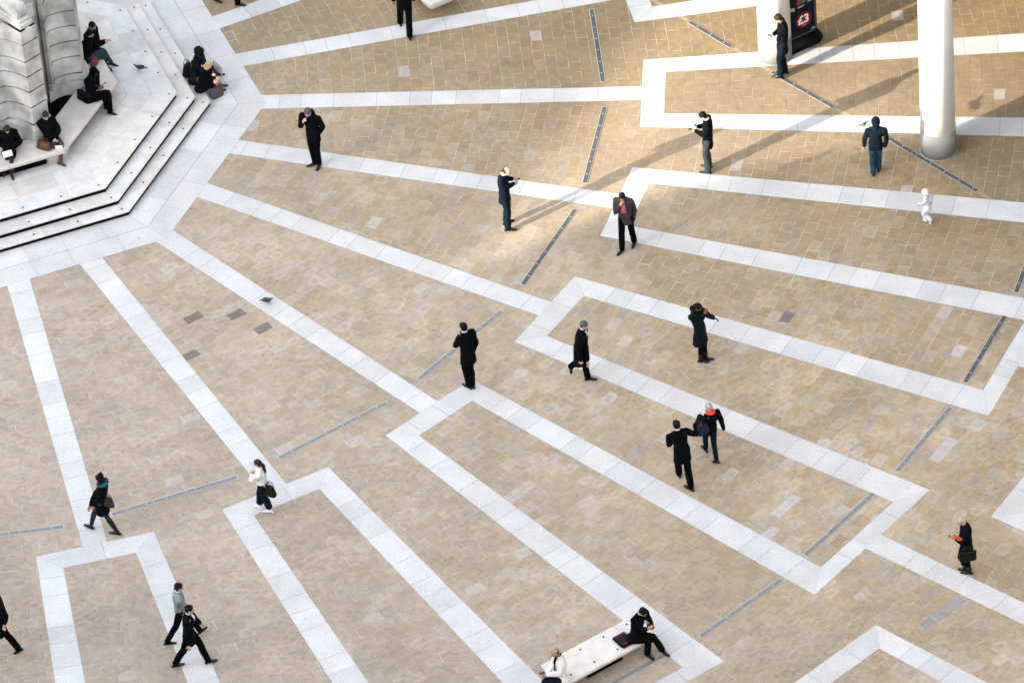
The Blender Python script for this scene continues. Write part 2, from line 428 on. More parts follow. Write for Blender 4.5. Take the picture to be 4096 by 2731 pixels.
# ------------------------------------------------------------------ monument base: piers with concave rusticated wings, bench around
mon = empty('monument_base', V((OC.x, OC.y, .45)), 'carved stone base of a monument with rusticated piers and concave walls', 'monument')
PR = 3.02                                   # distance of the pier faces from the centre
def frame(i):
    a = A0 - i*math.pi/4; return V((math.cos(a), math.sin(a), 0)), V((math.sin(a), -math.cos(a), 0))
OC0 = V((OC.x, OC.y, 0))
LV = [.45, 1.19, 1.38, 1.89, 2.36, 2.82, 3.27, 3.78, 4.19]
def course(bm, outline, z0, z1):
    prism(bm, outline, z0, z1)
WING = [(0, 0), (.24, .025), (.46, .085), (.66, .20), (.82, .37)]
for i in range(-3, 3):
    u, t = frame(i); hw = .25; cen = OC0
    for s in range(1, len(LV)-1 if True else 0):
        z0, z1 = LV[s], LV[s+1]
        ex = .06 if s == 1 else 0.
        bm = NB(); out = [(PR+ex, -hw-ex), (PR+ex, hw+ex), (PR-.6, hw+ex), (PR-.6, -hw-ex)]
        g = .017
        prism(bm, [cen+u*a+t*b for a, b in out], z0+g, z1-g)
        if s == 1:
            # plinth course slopes in towards the top
            for v in bm.verts:
                if v.co.z > z0+.1: 
                    d = V((v.co.x, v.co.y, 0))-(cen+u*(PR-.3)); v.co -= V((d.x, d.y, 0)).normalized()*.06
        bmesh.ops.bevel(bm, geom=bm.edges[:], offset=.008, segments=1, affect='EDGES')
        mesh('pier_course', bm, M_STONE, mon)
        for sg in (-1, 1):
            pts = [cen+u*(PR-.01-a)+t*sg*(hw+b+ (ex*.9)) for a, b in WING]
            back = [cen+u*(PR-.01-a)+t*sg*(hw+b-.18) for a, b in WING]
            back[-1] = pts[-1] - (pts[-1]-pts[-2]).normalized().cross(V((0, 0, 1)))*.16*sg
            bm = NB(); prism(bm, [p+(-u*0) for p in pts]+back[::-1], z0+g, z1-g)
            mesh('wing_course', bm, M_STONE, mon)
    # foot of the pier and of the wings
    bm = NB(); prism(bm, [cen+u*a+t*b for a, b in [(PR+.06, -hw-.06), (PR+.06, hw+.06), (PR-.6, hw+.06), (PR-.6, -hw-.06)]], .45, LV[1]); mesh('pier_foot', bm, M_STONE, mon)
    for sg in (-1, 1):
        pts = [cen+u*(PR-.01-a)+t*sg*(hw+b+.05) for a, b in WING]; back = [cen+u*(PR-.01-a)+t*sg*(hw+b-.2) for a, b in WING]
        bm = NB(); prism(bm, pts+back[::-1], .80, LV[1]); mesh('wing_foot', bm, M_STONE, mon)
    # joints: recessed core of pier
    bm = NB(); prism(bm, [cen+u*a+t*b for a, b in [(PR-.03, -hw+.03), (PR-.03, hw-.03), (PR-.6, hw-.03), (PR-.6, -hw+.03)]], .5, LV[-1]-.02); mesh('joint_core', bm, M_DARK, mon)
    for sg in (-1, 1):
        pts = [cen+u*(PR-.03-a)+t*sg*(hw+b-.03) for a, b in WING[:-1]]+[cen+u*(PR-.0-WING[-1][0])+t*sg*(hw+WING[-1][1]-.05)]
        back = [cen+u*(PR-.03-a)+t*sg*(hw+b-.13) for a, b in WING]
        bm = NB(); prism(bm, pts+back[::-1], 1.0, LV[-1]-.02); mesh('joint_core', bm, M_DARK, mon)
    # stepped cap and scroll
    z = LV[-1]
    for (ins, h_) in ((.06, .12), (.11, .10)):
        bm = NB(); prism(bm, [cen+u*a+t*b for a, b in [(PR-ins, -hw+ins*.8), (PR-ins, hw-ins*.8), (PR-1.4, hw-ins*.8), (PR-1.4, -hw+ins*.8)]], z, z+h_)
        bmesh.ops.bevel(bm, geom=bm.edges[:], offset=.012, segments=1, affect='EDGES'); mesh('cap_block', bm, M_STONE, mon); z += h_
    bm = NB(); cr = .17; cz = z+cr-.01; cc = cen+u*(PR-.33)
    def disc_prism(r, t0, t1, cz_=cz, cc_=cc):
        n = 28; A = [bm.verts.new(cc_+u*r*math.cos(2*math.pi*q/n)+t*t0+V((0, 0, cz_+r*math.sin(2*math.pi*q/n)))) for q in range(n)]
        B = [bm.verts.new(cc_+u*r*math.cos(2*math.pi*q/n)+t*t1+V((0, 0, cz_+r*math.sin(2*math.pi*q/n)))) for q in range(n)]
        bm.faces.new(A); bm.faces.new(B[::-1])
        for q in range(n): bm.faces.new((A[q], B[q], B[(q+1) % n], A[(q+1) % n]))
    disc_prism(cr, -.15, .15); disc_prism(cr*.72, -.165, .165); disc_prism(cr*.45, -.178, .178); disc_prism(cr*.2, -.19, .19)
    disc_prism(cr+.012, -.075, -.045); disc_prism(cr+.012, .045, .075)
    mesh('scroll', bm, M_STONE, mon)
    # arm of the scroll sweeping up and in
    bm = NB(); prof = []
    for q in range(9):
        f = q/8; prof.append((PR-.33-cr*.2-1.35*f, z+.30+.05*f+1.25*f**1.9, z+.02+.9*f**2.2))
    for sg in (0,):
        T = [[bm.verts.new(cen+u*a+t*tt+V((0, 0, zz))) for a, zz in [(p[0], p[1]) for p in prof]+[(p[0], p[2]) for p in prof[::-1]]] for tt in (-.13, .13)]
        bm.faces.new(T[0]); bm.faces.new(T[1][::-1]); n = len(T[0])
        for q in range(n): bm.faces.new((T[0][q], T[1][q], T[1][(q+1) % n], T[0][(q+1) % n]))
    mesh('scroll_arm', bm, M_STONE, mon)
    # roof of the concave bay
    # dark vent grille in the slot between wings
    u2, t2 = frame(i+.5)
    bm = NB(); prism(bm, [cen+u2*1.9+t2*-.75, cen+u2*1.9+t2*.75, cen+u2*1.8+t2*.75, cen+u2*1.8+t2*-.75], .45, 4.15); mesh('vent_grille', bm, M_DARK, mon)
bm = NB(); prism(bm, [ov(2.35, i) for i in range(8)], .45, 4.1); mesh('core', bm, M_STONE, mon)
bm = NB(); prism(bm, [ov(1.6, i) for i in range(8)], 4.1, 6.2); mesh('drum', bm, M_STONE, mon)

def bench_ring():
    e = empty('stone_bench', V((OC.x, OC.y, .45)), 'pale stone bench running round the foot of the monument', 'bench')
    for i in range(-3, 3):
        a, b, c, d = ov(3.80, i), ov(3.80, i+1), ov(2.93, i+1), ov(2.93, i)
        bm = NB(); prism(bm, [a, b, c, d], .74, .87)
        es = [x for x in bm.edges if (V(x.verts[0].co)-V(x.verts[1].co)).length > .5 and min((V((v.co.x, v.co.y, 0))-OC0).length for v in x.verts) > 3.6]
        bmesh.ops.bevel(bm, geom=es, offset=.045, segments=4, affect='EDGES', profile=.5)
        mesh('seat', bm, M_BENCH2, e)
        u, t = frame(i); 
        bm = NB(); q = [ov(3.70, i)+t*-.0]; uu, tt = frame(i)
        pL = ov(3.70, i).lerp(ov(3.70, i-1), .13); pR = ov(3.70, i).lerp(ov(3.70, i+1), .13); qL = ov(3.0, i).lerp(ov(3.0, i-1), .13); qR = ov(3.0, i).lerp(ov(3.0, i+1), .13)
        prism(bm, [pL, ov(3.70, i), pR, qR, ov(3.0, i), qL], .45, .739); mesh('support', bm, M_STONE, e)
    bm = NB(); prism(bm, [ov(3.58, i) for i in range(8)], .451, .738); mesh('shade_fill', bm, M_GAPSHADE, e)  # black fill added as the shade beneath the seat
    return e
M_BENCH2 = mat('bench_stone', (.56, .53, .50), .7, .18, 3, .15, 40)
bench_ring()

# ------------------------------------------------------------------ free-standing benches
def slab_bench(c, u, t, L0, L1, wd, label, z0=.26, z1=.45, legs=True):
    e = empty('long_bench', V((c.x, c.y, 0)), label, 'bench', 'pale stone benches on the square')
    hw = wd/2; tp = [c+t*L0-u*hw, c+t*L1-u*hw, c+t*L1+u*hw, c+t*L0+u*hw]
    bm = NB(); ins = .10
    cc = (tp[0]+tp[2])/2
    lo = [V((p.x, p.y, z0)) + (-(p-c).dot(u)/hw*u*ins) + (-1 if (p-cc).dot(t) > 0 else 1)*t*.05 for p in tp]
    midp = [V((p.x, p.y, z1-.09)) for p in tp]; hi = [V((p.x, p.y, z1)) for p in tp]
    rows = [[bm.verts.new(p) for p in r] for r in (lo, midp, hi)]
    bm.faces.new(rows[0][::-1]); bm.faces.new(rows[2])
    for a, b in zip(rows, rows[1:]):
        for i in range(4): bm.faces.new((a[i], a[(i+1) % 4], b[(i+1) % 4], b[i]))
    bmesh.ops.bevel(bm, geom=[x for x in bm.edges if max(v.co.z for v in x.verts) > z1-.1], offset=.03, segments=3, affect='EDGES', profile=.5)
    mesh('seat', bm, M_BENCH, e, smooth=False)
    p0_, p1_ = c+t*(L0+.8*(1 if L1 > L0 else -1)), c+t*(L1-.8*(1 if L1 > L0 else -1))
    bm = NB(); prism(bm, [p0_-u*.2, p1_-u*.2, p1_+u*.2, p0_+u*.2], .011, z0-.001); mesh('support', bm, M_GAPSHADE, e)  # long support painted black to deepen the shade below the slab
    n = int(abs(L1-L0)/.56)
    for j in range(n):
        for sg in (-1, 1):
            p = c + t*(L0+(L1-L0)*(j+.5)/n) + u*sg*(hw-.17)
            bm = NB(); cyl(bm, p, .026, z1, z1+.006, 14); mesh('stud', bm, M_STUD, e)
    return e
u, t = ax(3.5)
bc = C0+u*26.44
slab_bench(bc, u, t, -1.28, 1.27, .86, 'long white stone bench at the bottom edge with two men sitting on it')
pa = P(1715.5, 24.5, .45); pb = P(1838, -12, .45); pc = P(1689, 0, .45)
t_ = (pc-pa); t_.z = 0; t_.normalize(); u_ = V((t_.y, -t_.x, 0)); wd_ = abs((pb-pa).dot(u_))
slab_bench(V((pa.x, pa.y, 0))+u_*wd_/2, u_, t_, 0, 3.6, wd_, 'white stone bench of which only one end shows at the top edge')

# ------------------------------------------------------------------ drains
def drain(a, b, label='steel drain'):
    a = V((a.x, a.y, 0)); b = V((b.x, b.y, 0)); L = (b-a).length; d = (b-a)/L; n = V((-d.y, d.x, 0)); hw = .066
    e = empty('floor_drain', (a+b)/2, label, 'drain', 'slot drains set in the paving')
    z = .0085
    bm = NB(); prism(bm, [a-n*hw, b-n*hw, b+n*hw, a+n*hw], .0045, z)
    mesh('frame', bm, M_STEEL2, e)
    bm = NB(); hi_ = hw-.013; s = .013; seg = (L-.026)/max(1, round(L/1.0))
    x = .013
    while x < L-.05:
        q0 = a+d*(x+.004); q1 = a+d*(min(L-.013, x+seg)-.004); 
        prism(bm, [q0-n*hi_, q1-n*hi_, q1+n*hi_, q0+n*hi_], z, z+.002); x += seg
    mesh('grating', bm, M_GR_DIM if (a-C0).length < 40 and a.y > -1.5 and a.x > 0 else M_GR_SKY, e)
    x = .3
    while x < L-.15:
        bm = NB(); q = a+d*x; prism(bm, [q-n*.020-d*.020, q-n*.020+d*.020, q+n*.020+d*.020, q+n*.020-d*.020], z+.002, z+.004); x += .48
        mesh('key_plate', bm, M_PLATE, e)
    return e
def grating_mat(lo=.10, hi=.30):
    m = bpy.data.materials.new('slotted_grating'); m.use_nodes = True; n = m.node_tree; b = n.nodes['Principled BSDF']
    b.inputs['Roughness'].default_value = .6
    tc = n.nodes.new('ShaderNodeTexCoord'); nz = n.nodes.new('ShaderNodeTexNoise'); nz.inputs['Scale'].default_value = 90; nz.inputs['Detail'].default_value = 1
    cr = n.nodes.new('ShaderNodeValToRGB'); cr.color_ramp.elements[0].position = .4; cr.color_ramp.elements[0].color = (lo, lo*1.05, lo*1.12, 1)
    cr.color_ramp.elements[1].position = .6; cr.color_ramp.elements[1].color = (hi, hi*1.03, hi*1.08, 1)
    n.links.new(tc.outputs['Object'], nz.inputs['Vector']); n.links.new(nz.outputs[0], cr.inputs[0]); n.links.new(cr.outputs[0], b.inputs['Base Color']); return m
M_GR_SKY = grating_mat(.08, .24); M_GR_DIM = grating_mat(.025, .11); M_PLATE = mat('key_plate', (.34, .34, .34), .5, .1); M_STEEL2 = mat('drain_frame', (.52, .53, .54), .35, .15, 12, metal=.35)  # paler and darker gratings: sky reflection painted into the colour
where = {-.5: 'top', .5: 'upper', 1.5: 'middle', 2.5: 'central', 3.5: 'lower', 4.5: 'left', 5.5: 'far left'}
RD = lambda k: 15.80+.08*k
DL = {-.5: 'steel drain left of the corner box near the top centre', .5: 'steel drain between the two men in suits and the box above', 1.5: 'steel drain left of the man in a brown blazer',
      2.5: 'steel drain passing behind the man phoning in a black suit', 3.5: 'steel drain up and right of the woman in a white jumper', 4.5: 'steel drain beside the woman in a teal scarf',
      5.5: 'steel drain cut by the left edge of the photo', -1.5: 'steel drain beyond the top edge'}
for k, lb in DL.items():
    if k > -1: drain(pol(k, RD(k), -1.53), pol(k, RD(k), 1.54), lb)
for h, tb, lb in ((.5, None, None), (1.5, 1, 'steel drain by the right edge inside the upper strip'), (2.5, 1, 'steel drain near the lower right corner of its stone box'), (3.5, 1, 'steel drain under the front of the long bench')):
    if tb: drain(pol(h, 27.0+.03*h, -1.34), pol(h, 27.0+.03*h, 1.25), lb)
for k, lb in ((1, 'dark steel drain cut by the right edge of the photo'), (2, 'steel drain on the right between two zigzag bands'), (3, 'steel drain lower right pointing to the long bench')):
    drain(pol(k, 26.96+.08*k, -1.32), pol(k, 26.96+.08*k, 1.25), lb)
drain(P(2757, 88.5), P(2927.3, 190.5), 'slanting drain left of the first white column')
drain(P(3085, 288), P(3335.5, 431), 'slanting drain starting under the feet of the man at the column')
drain(P(3520, 533), P(3911, 766.8), 'long slanting drain from the hooded man past the second column')
# the line of plain strips joining the slanting drains
def strip(a, b):
    d = (b-a).normalized(); n = V((-d.y, d.x, 0)); sl_ = Slabs()
    L = (b-a).length; x = 0
    while x < L:
        e = min(L, x+.9); q0, q1 = a+d*(x+.004), a+d*(e-.004)
        sl_.add([q0-n*.055, q1-n*.055, q1+n*.055, q0+n*.055], .0016, (.36, .29, .20, .2)); x = e
    return sl_
for a, b in ((P(2560, -30), P(2750, 84)), (P(2935, 195), P(3078, 283)), (P(3342, 435), P(3515, 530)), (P(3918, 771), P(4160, 915))):
    strip(V((a.x, a.y, 0)), V((b.x, b.y, 0))).build('drain_strip_paving', M_SAND)
    d_ = (b-a).normalized(); n_ = V((-d_.y, d_.x, 0)); n_.z = 0; ln_ = Slabs()
    for o_ in (-.003,): ln_.add([V((p.x, p.y, 0))+n_*q for p, q in ((a, o_), (b, o_), (b, o_+.005), (a, o_+.005))], .0105, (.2, .2, .2, 1))
    ln_.build('gutter_joint', M_JOINT)

# ------------------------------------------------------------------ columns
def column(front_px, rad, hg, label):
    f = P(*front_px); c = V((f.x, f.y+rad, 0))
    e = empty('round_column', c, label, 'column', 'round white columns')
    bm = NB(); cyl(bm, c, rad, 0, hg, 64); mesh('granite_base', bm, M_PLINTH, e)
    bm = NB(); cyl(bm, c, rad-.006, hg+.002, 9.0, 64, rad-.03); mesh('shaft', bm, M_WHITE, e)
    bm = NB(); cyl(bm, c, rad+.03, .009, .014, 64); mesh('edge_ring', bm, M_PLATE, e)
    for o in e.children:
        for p in o.data.polygons:
            if abs(p.normal.z) < .5: p.use_smooth = True
    return e
column((3107, 262), .418, .66, 'white round column with granite foot beside the advertising sign')
column((3761, 644), .430, .69, 'white round column with granite foot right of the hooded man')

# ------------------------------------------------------------------ advertising sign behind the first column
def text_mesh(txt, size, mat_, parent, origin, ux, uy, depth=.003, bold=0.):
    cu = bpy.data.curves.new('lettering', 'FONT'); cu.body = txt; cu.size = size; cu.extrude = depth; cu.offset = bold
    o = bpy.data.objects.new('tmp', cu); COL.objects.link(o)
    dg = bpy.context.evaluated_depsgraph_get(); me = bpy.data.meshes.new_from_object(o.evaluated_get(dg))
    bpy.data.objects.remove(o)
    me.name = 'lettering'; uz = ux.cross(uy)
    M4 = Matrix((ux, uy, uz)).transposed().to_4x4(); M4.translation = origin - parent.location; me.transform(M4)
    me.materials.clear(); me.materials.append(mat_)
    q = bpy.data.objects.new('lettering', me); COL.objects.link(q); q.parent = parent; return q
fr = P(3263, 116, .24); fl = P(3174, 157, .24)
ux = (V((fr.x, fr.y, 0))-V((fl.x, fl.y, 0))).normalized(); uz = V((ux.y, -ux.x, 0)); uy = V((0, 0, 1))
sw, shh = 1.02, 1.55; o0 = V((fr.x, fr.y, 0)) - ux*sw
sg_ = empty('advertising_sign', o0+ux*sw/2, 'black framed advertising board with a red price disc behind the column', 'sign')
M_BLK = mat('black_plastic', (.004, .0045, .005), .5, .2, 5, spec=.15); M_NAVY = mat('poster_navy', (.004, .008, .014), .6, spec=.08)
M_RED = mat('poster_red', (.22, .006, .012), .6, spec=.08); M_WH = mat('poster_white', (.8, .8, .8), .5); M_FR = mat('sign_frame_grey', (.06, .075, .09), .3, metal=.4)
def rrect(w0, w1, h0, h1, r, n=6):
    pts = []
    for cx, cy, a0 in ((w1-r, h0+r, -90), (w1-r, h1-r, 0), (w0+r, h1-r, 90), (w0+r, h0+r, 180)):
        for i in range(n+1):
            a = R(a0+90*i/n); pts.append((cx+r*math.cos(a), cy+r*math.sin(a)))
    return pts
def plate(pts, d0, d1, mt, name, parent=None, org=None):
    bm = NB(); A = [bm.verts.new(o0+ux*a+uy*b+uz*d0) for a, b in pts]; B = [bm.verts.new(o0+ux*a+uy*b+uz*d1) for a, b in pts]
    bm.faces.new(A); bm.faces.new(B[::-1]); n = len(pts)
    for i in range(n): bm.faces.new((A[i], A[(i+1) % n], B[(i+1) % n], B[i]))
    return mesh(name, bm, mt, sg_)
zb = .26
plate(rrect(0, sw, zb, zb+shh, .10), -.06, .06, M_BLK, 'frame')
plate(rrect(.018, sw-.018, zb+.018, zb+shh-.018, .085), .06, .064, M_FR, 'trim')
plate(rrect(.065, sw-.065, zb+.065, zb+shh-.065, .05), .064, .068, M_NAVY, 'poster')
cxp, czp, rr_ = sw-.40, zb+.49, .235
plate([(cxp+rr_*math.cos(2*math.pi*i/40), czp+rr_*math.sin(2*math.pi*i/40)) for i in range(40)], .068, .070, M_RED, 'price_disc')
text_mesh('£3', .34, M_WH, sg_, o0+ux*(cxp-.185)+uy*(czp-.10)+uz*.0705, ux, uy, .001, .010)
def chip(a, b, w0, h0, mt, skew=0.):
    plate([(a, b), (a+w0, b+skew), (a+w0, b+h0+skew), (a, b+h0)], .068, .0705, mt, 'printed_item')
M_GRN = mat('poster_green', (.02, .22, .07), .4); M_CY = mat('poster_cyan', (.10, .45, .62), .4); M_YE = mat('poster_yellow', (.62, .48, .04), .4); M_CR = mat('poster_crimson', (.3, .02, .04), .4); M_BEIG = mat('poster_beige', (.45, .34, .2), .5)
chip(sw-.57, zb+.98, .12, .19, M_CR, .03); chip(sw-.43, zb+.99, .11, .16, M_GRN, .03)
chip(sw-.245, zb+1.06, .05, .26, M_CR); chip(sw-.19, zb+1.05, .05, .28, M_CY); chip(sw-.135, zb+1.07, .045, .25, M_YE)
chip(sw-.80, zb+.90, .14, .10, M_BEIG, -.05)
for (a, b, w0) in ((sw-.57, .925, .22), (sw-.57, .90, .16), (sw-.27, .995, .19), (sw-.27, .97, .15), (sw-.16, .13, .08), (sw-.2, .10, .12), (cxp-.06, .365-.06+.02, .12)):
    chip(a, zb+b, w0, .008, M_WH)
chip(sw-.62, zb+1.06, .015, .015, M_WH); chip(sw-.30, zb+1.12, .015, .015, M_WH)
bm = NB()
bp_ = [(-.02, -.30), (sw-.06, -.30), (sw+.14, -.14), (sw+.16, 0), (sw+.14, .14), (sw-.06, .30), (-.02, .30)]
lo = [bm.verts.new(o0+ux*a+uz*b+uy*.009) for a, b in bp_]; hi = [bm.verts.new(o0+ux*(a*.96)+uz*b*.55+uy*.17) for a, b in bp_]; tp = [bm.verts.new(o0+ux*(a*.9)+uz*b*.2+uy*.26) for a, b in bp_]
bm.faces.new(lo[::-1]); bm.faces.new(tp)
for A_, B_ in ((lo, hi), (hi, tp)):
    for i in range(7): bm.faces.new((A_[i], A_[(i+1) % 7], B_[(i+1) % 7], B_[i]))
bmesh.ops.bevel(bm, geom=bm.edges[:], offset=.03, segments=2, affect='EDGES')
mesh('foot', bm, M_BLK, sg_, smooth=True)

# ------------------------------------------------------------------ added unseen blocks behind the viewer, shaped to shade the square
def block(name, pts, h_, label):
    bm = NB(); prism(bm, pts, 0, h_); o = mesh(name, bm, M_WALL, None, base=V((pts[0].x, pts[0].y, 0))); tag(o, label, 'building'); return o
M_SOFF = mat('dark_shopfront', (.06, .055, .05), .8, .3, .8)
M_WALL = mat('building_stone', (.42, .39, .35), .9, .2, .5)
NR = V((SH.y, -SH.x, 0))       # to the lower right, across the light
def lat(px): return V((P(*px).x, P(*px).y, 0)).dot(NR)
tA = lat((2805, 720)); tB = lat((2500, 385))
def bl(t0, t1, d0, d1): return [NR*t0-SH*d0, NR*t1-SH*d0, NR*t1-SH*d1, NR*t0-SH*d1]
block('unseen_building', bl(lat((4330, 430)), lat((4330, 430))+34, 46, 66), 30, 'added unseen block whose shade covers the lower right of the square')
block('unseen_building', bl(tB-75, tB-9, 75, 100), 42, 'added unseen block whose shade covers the left of the square')

# added unseen low blocks, shaped to bound the sunlit strip
def roof_block(pa, pb, db, e0, e1, lb):
    "block whose roof edge throws its shade line along pa-pb"
    g1, g2 = P(*pa), P(*pb); g1 = V((g1.x, g1.y, 0)); g2 = V((g2.x, g2.y, 0)); ed = (g2-g1).normalized()
    q1, q2 = g1-ed*e0-SH*db, g2+ed*e1-SH*db
    block('unseen_low_block', [q1, q2, q2-SH*12, q1-SH*12], db*math.tan(SUN_EL), lb)
roof_block((1890, 1075), (2640, 30), 70, .3, 14, 'added low block whose roof edge starts the sunlit strip')
roof_block((1880, 1070), (2805, 712), 71, .2, .05, 'added low block whose roof edge bounds the lower side of the strip')
roof_block((2805, 712), (4500, 388), 72, .1, .5, 'added low block whose roof edge shades the square below the columns')
# the building carried by the round columns (arcade open below 6.2 m)
fl_ = [V((7.0, 10.2, 0)), V((10.8, 5.9, 0))]; dd = (fl_[1]-fl_[0]).normalized(); nn = V((-dd.y, dd.x, 0))
a_, b_ = fl_[0]-dd*9-nn*.9, fl_[1]+dd*26-nn*.9
bm = NB(); lo = [a_, b_, b_+nn*14, a_+nn*14]; prism(bm, lo, 7.4, 34)
tag(mesh('arcade_building', bm, M_SOFF, None, base=V((a_.x, a_.y, 0))), 'stone building standing on the round white columns above the photo', 'building')

# ================================================================== people
UP = V((0, 0, 1)); PEND = []
FOLD = bpy.data.textures.new('folds', 'CLOUDS'); FOLD.noise_scale = .13; FOLD.noise_depth = 2
CURL = bpy.data.textures.new('curls', 'CLOUDS'); CURL.noise_scale = .025; CURL.noise_depth = 2
def fuse(name, bm, mat_, parent, vox=.012, disp=.02, sm=2, tex=None):
    "several overlapping closed shapes grown together into one smooth skin"
    o = mesh(name, bm, mat_, parent); md = o.modifiers.new('r', 'REMESH'); md.mode = 'VOXEL'; md.voxel_size = vox
    if disp:
        d = o.modifiers.new('d', 'DISPLACE'); d.texture = tex or FOLD; d.strength = disp; d.mid_level = .5; d.texture_coords = 'LOCAL'
    if sm: q = o.modifiers.new('s', 'SMOOTH'); q.iterations = sm; q.factor = .5
    PEND.append(o); return o
def flush():
    dg = bpy.context.evaluated_depsgraph_get()
    for o in PEND:
        me = bpy.data.meshes.new_from_object(o.evaluated_get(dg)); me.name = o.name
        o['_m'] = 1; PENDM.append((o, me))
    for o, me in PENDM:
        o.modifiers.clear(); o.data = me; del o['_m']
        for p in me.polygons: p.use_smooth = True
PENDM = []
def basis(d, ref=UP):
    z = d.normalized(); x = ref.cross(z)
    if x.length < 1e-3: x = V((1, 0, 0)).cross(z)
    x.normalize(); return x, z.cross(x), z
def tube(bm, pts, rads, seg=12, flat=1., ref=UP):
    "tapered tube with round ends through the points"
    pts = [V(p) for p in pts]; P2 = []; R2 = []
    for i in range(len(pts)-1):
        n = 4 if len(pts) > 2 else 3
        for j in range(n):
            t = j/n; P2.append(pts[i].lerp(pts[i+1], t)); R2.append(rads[i]*(1-t)+rads[i+1]*t)
    P2.append(pts[-1]); R2.append(rads[-1])
    d0 = (P2[1]-P2[0]).normalized(); d1 = (P2[-1]-P2[-2]).normalized()
    rows = []; fx_ = [basis(d0, ref)[0]]
    def row(c, r, d):
        x = fx_[0]-d*fx_[0].dot(d)
        x.normalize(); fx_[0] = x; y = d.cross(x); return [bm.verts.new(c+(x*math.cos(2*math.pi*k/seg)+y*math.sin(2*math.pi*k/seg)*flat)*r) for k in range(seg)]
    for a in (80, 50, 25): rows.append(row(P2[0]-d0*R2[0]*math.sin(R(a)), R2[0]*math.cos(R(a)), d0))
    for i, c in enumerate(P2):
        d = (P2[min(i+1, len(P2)-1)]-P2[max(i-1, 0)]).normalized(); rows.append(row(c, R2[i], d))
    for a in (25, 50, 80): rows.append(row(P2[-1]+d1*R2[-1]*math.sin(R(a)), R2[-1]*math.cos(R(a)), d1))
    for a, b in zip(rows, rows[1:]):
        for k in range(seg): bm.faces.new((a[k], a[(k+1) % seg], b[(k+1) % seg], b[k]))
    bm.faces.new(rows[0][::-1]); bm.faces.new(rows[-1])
def blob(bm, c, ax3, r3, seg=14):
    x, y, z = ax3; rows = []
    for i in range(1, 9):
        a = math.pi*i/9; rows.append([bm.verts.new(c+x*r3[0]*math.sin(a)*math.cos(2*math.pi*k/seg)+y*r3[1]*math.sin(a)*math.sin(2*math.pi*k/seg)+z*r3[2]*math.cos(a)) for k in range(seg)])
    t = bm.verts.new(c+z*r3[2]); b = bm.verts.new(c-z*r3[2])
    for k in range(seg): bm.faces.new((t, rows[0][k], rows[0][(k+1) % seg])); bm.faces.new((b, rows[-1][(k+1) % seg], rows[-1][k]))
    for p, q in zip(rows, rows[1:]):
        for k in range(seg): bm.faces.new((p[k], q[k], q[(k+1) % seg], p[(k+1) % seg]))
def loft(bm, secs, seg=20, pw=2.4):
    "secs: (centre, x axis, y axis, half width, half depth)"
    rows = []
    for c, x, y, a, b in secs:
        row = []
        for k in range(seg):
            t = 2*math.pi*k/seg; cs, sn = math.cos(t), math.sin(t)
            row.append(bm.verts.new(c+x*a*math.copysign(abs(cs)**(2/pw), cs)+y*b*math.copysign(abs(sn)**(2/pw), sn)))
        rows.append(row)
    for p, q in zip(rows, rows[1:]):
        for k in range(seg): bm.faces.new((p[k], p[(k+1) % seg], q[(k+1) % seg], q[k]))
    bm.faces.new(rows[0][::-1]); bm.faces.new(rows[-1])
def ik(a, b, l1, l2, pole):
    d = b-a; L = d.length; mx = l1+l2
    if L > mx*.995: k = L/(mx*.995); l1 *= k; l2 *= k
    x = (l1*l1-l2*l2+L*L)/(2*L); h = math.sqrt(max(0, l1*l1-x*x)); u = d/L
    p = pole-u*pole.dot(u)
    if p.length < 1e-4: p = V((1, 0, 0))
    return a+u*x+p.normalized()*h
def hand(bm, wr, d, nrm, s, side, curl=.5):
    "palm, four unequal bent fingers and a thumb leaving the side of the palm"
    d = d.normalized(); nrm = (nrm-d*nrm.dot(d)).normalized(); w = d.cross(nrm)*side
    pc = wr+d*.045*s; blob(bm, pc, (w, nrm, d), (.040*s, .016*s, .052*s))
    tube(bm, [wr-d*.02, wr+d*.02*s], [.026*s, .028*s], 8, .75)
    for i, ln in enumerate((.070, .078, .073, .058)):
        o = w*(.030-.020*i)*s; b = pc+d*.040*s+o; c1 = curl*.9
        m_ = b+(d*math.cos(c1)-nrm*math.sin(c1))*ln*.52*s; c2 = curl*2.1; e = m_+(d*math.cos(c2)-nrm*math.sin(c2))*ln*.48*s
        tube(bm, [b, m_, e], [.0095*s, .0088*s, .0078*s], 7)
    b = pc-d*.018*s+w*.034*s; m_ = b+(w*.6+d*.75-nrm*.25).normalized()*.034*s; e = m_+(d*.9-nrm*.5+w*.05).normalized()*.030*s
    tube(bm, [b, m_, e], [.0125*s, .0108*s, .0092*s], 7)

def cloth(name, c, rough=.9, var=.35, sc=9, bump=.2): return mat(name, c, rough, var, sc, bump, 90, spec=.06 if max(c) < .03 else .2)
K_BLK = cloth('black_wool', (.0024, .0032, .0046)); K_NVY = cloth('navy_wool', (.0045, .0090, .018)); K_NVB = cloth('navy_hoodie', (.0035, .0095, .018)); K_JEAN = cloth('blue_denim', (.013, .050, .085), var=.6, sc=6)
K_TRS = cloth('black_trousers', (.0012, .0016, .0022)); K_GTR = cloth('dark_grey_trousers', (.024, .032, .037)); K_BRN = cloth('brown_tweed', (.045, .032, .032)); K_PNK = cloth('pink_shirt', (.46, .13, .17))
K_GRY = cloth('grey_knit', (.21, .25, .26)); K_WHT = cloth('white_cotton', (.60, .61, .65), var=.12); K_FUR = cloth('white_fluffy_wool', (.72, .71, .70), var=.1, bump=.9); K_CRM = cloth('cream_raincoat', (.60, .58, .57), var=.12)
K_TEAL = cloth('teal_wool', (.012, .085, .12)); K_TSK = cloth('teal_skirt', (.018, .046, .060)); K_DTL = cloth('dark_padded_nylon', (.0025, .0065, .010), rough=.5); K_SHOE = mat('black_leather', (.003, .0035, .0045), .35, .2, 9, spec=.3)
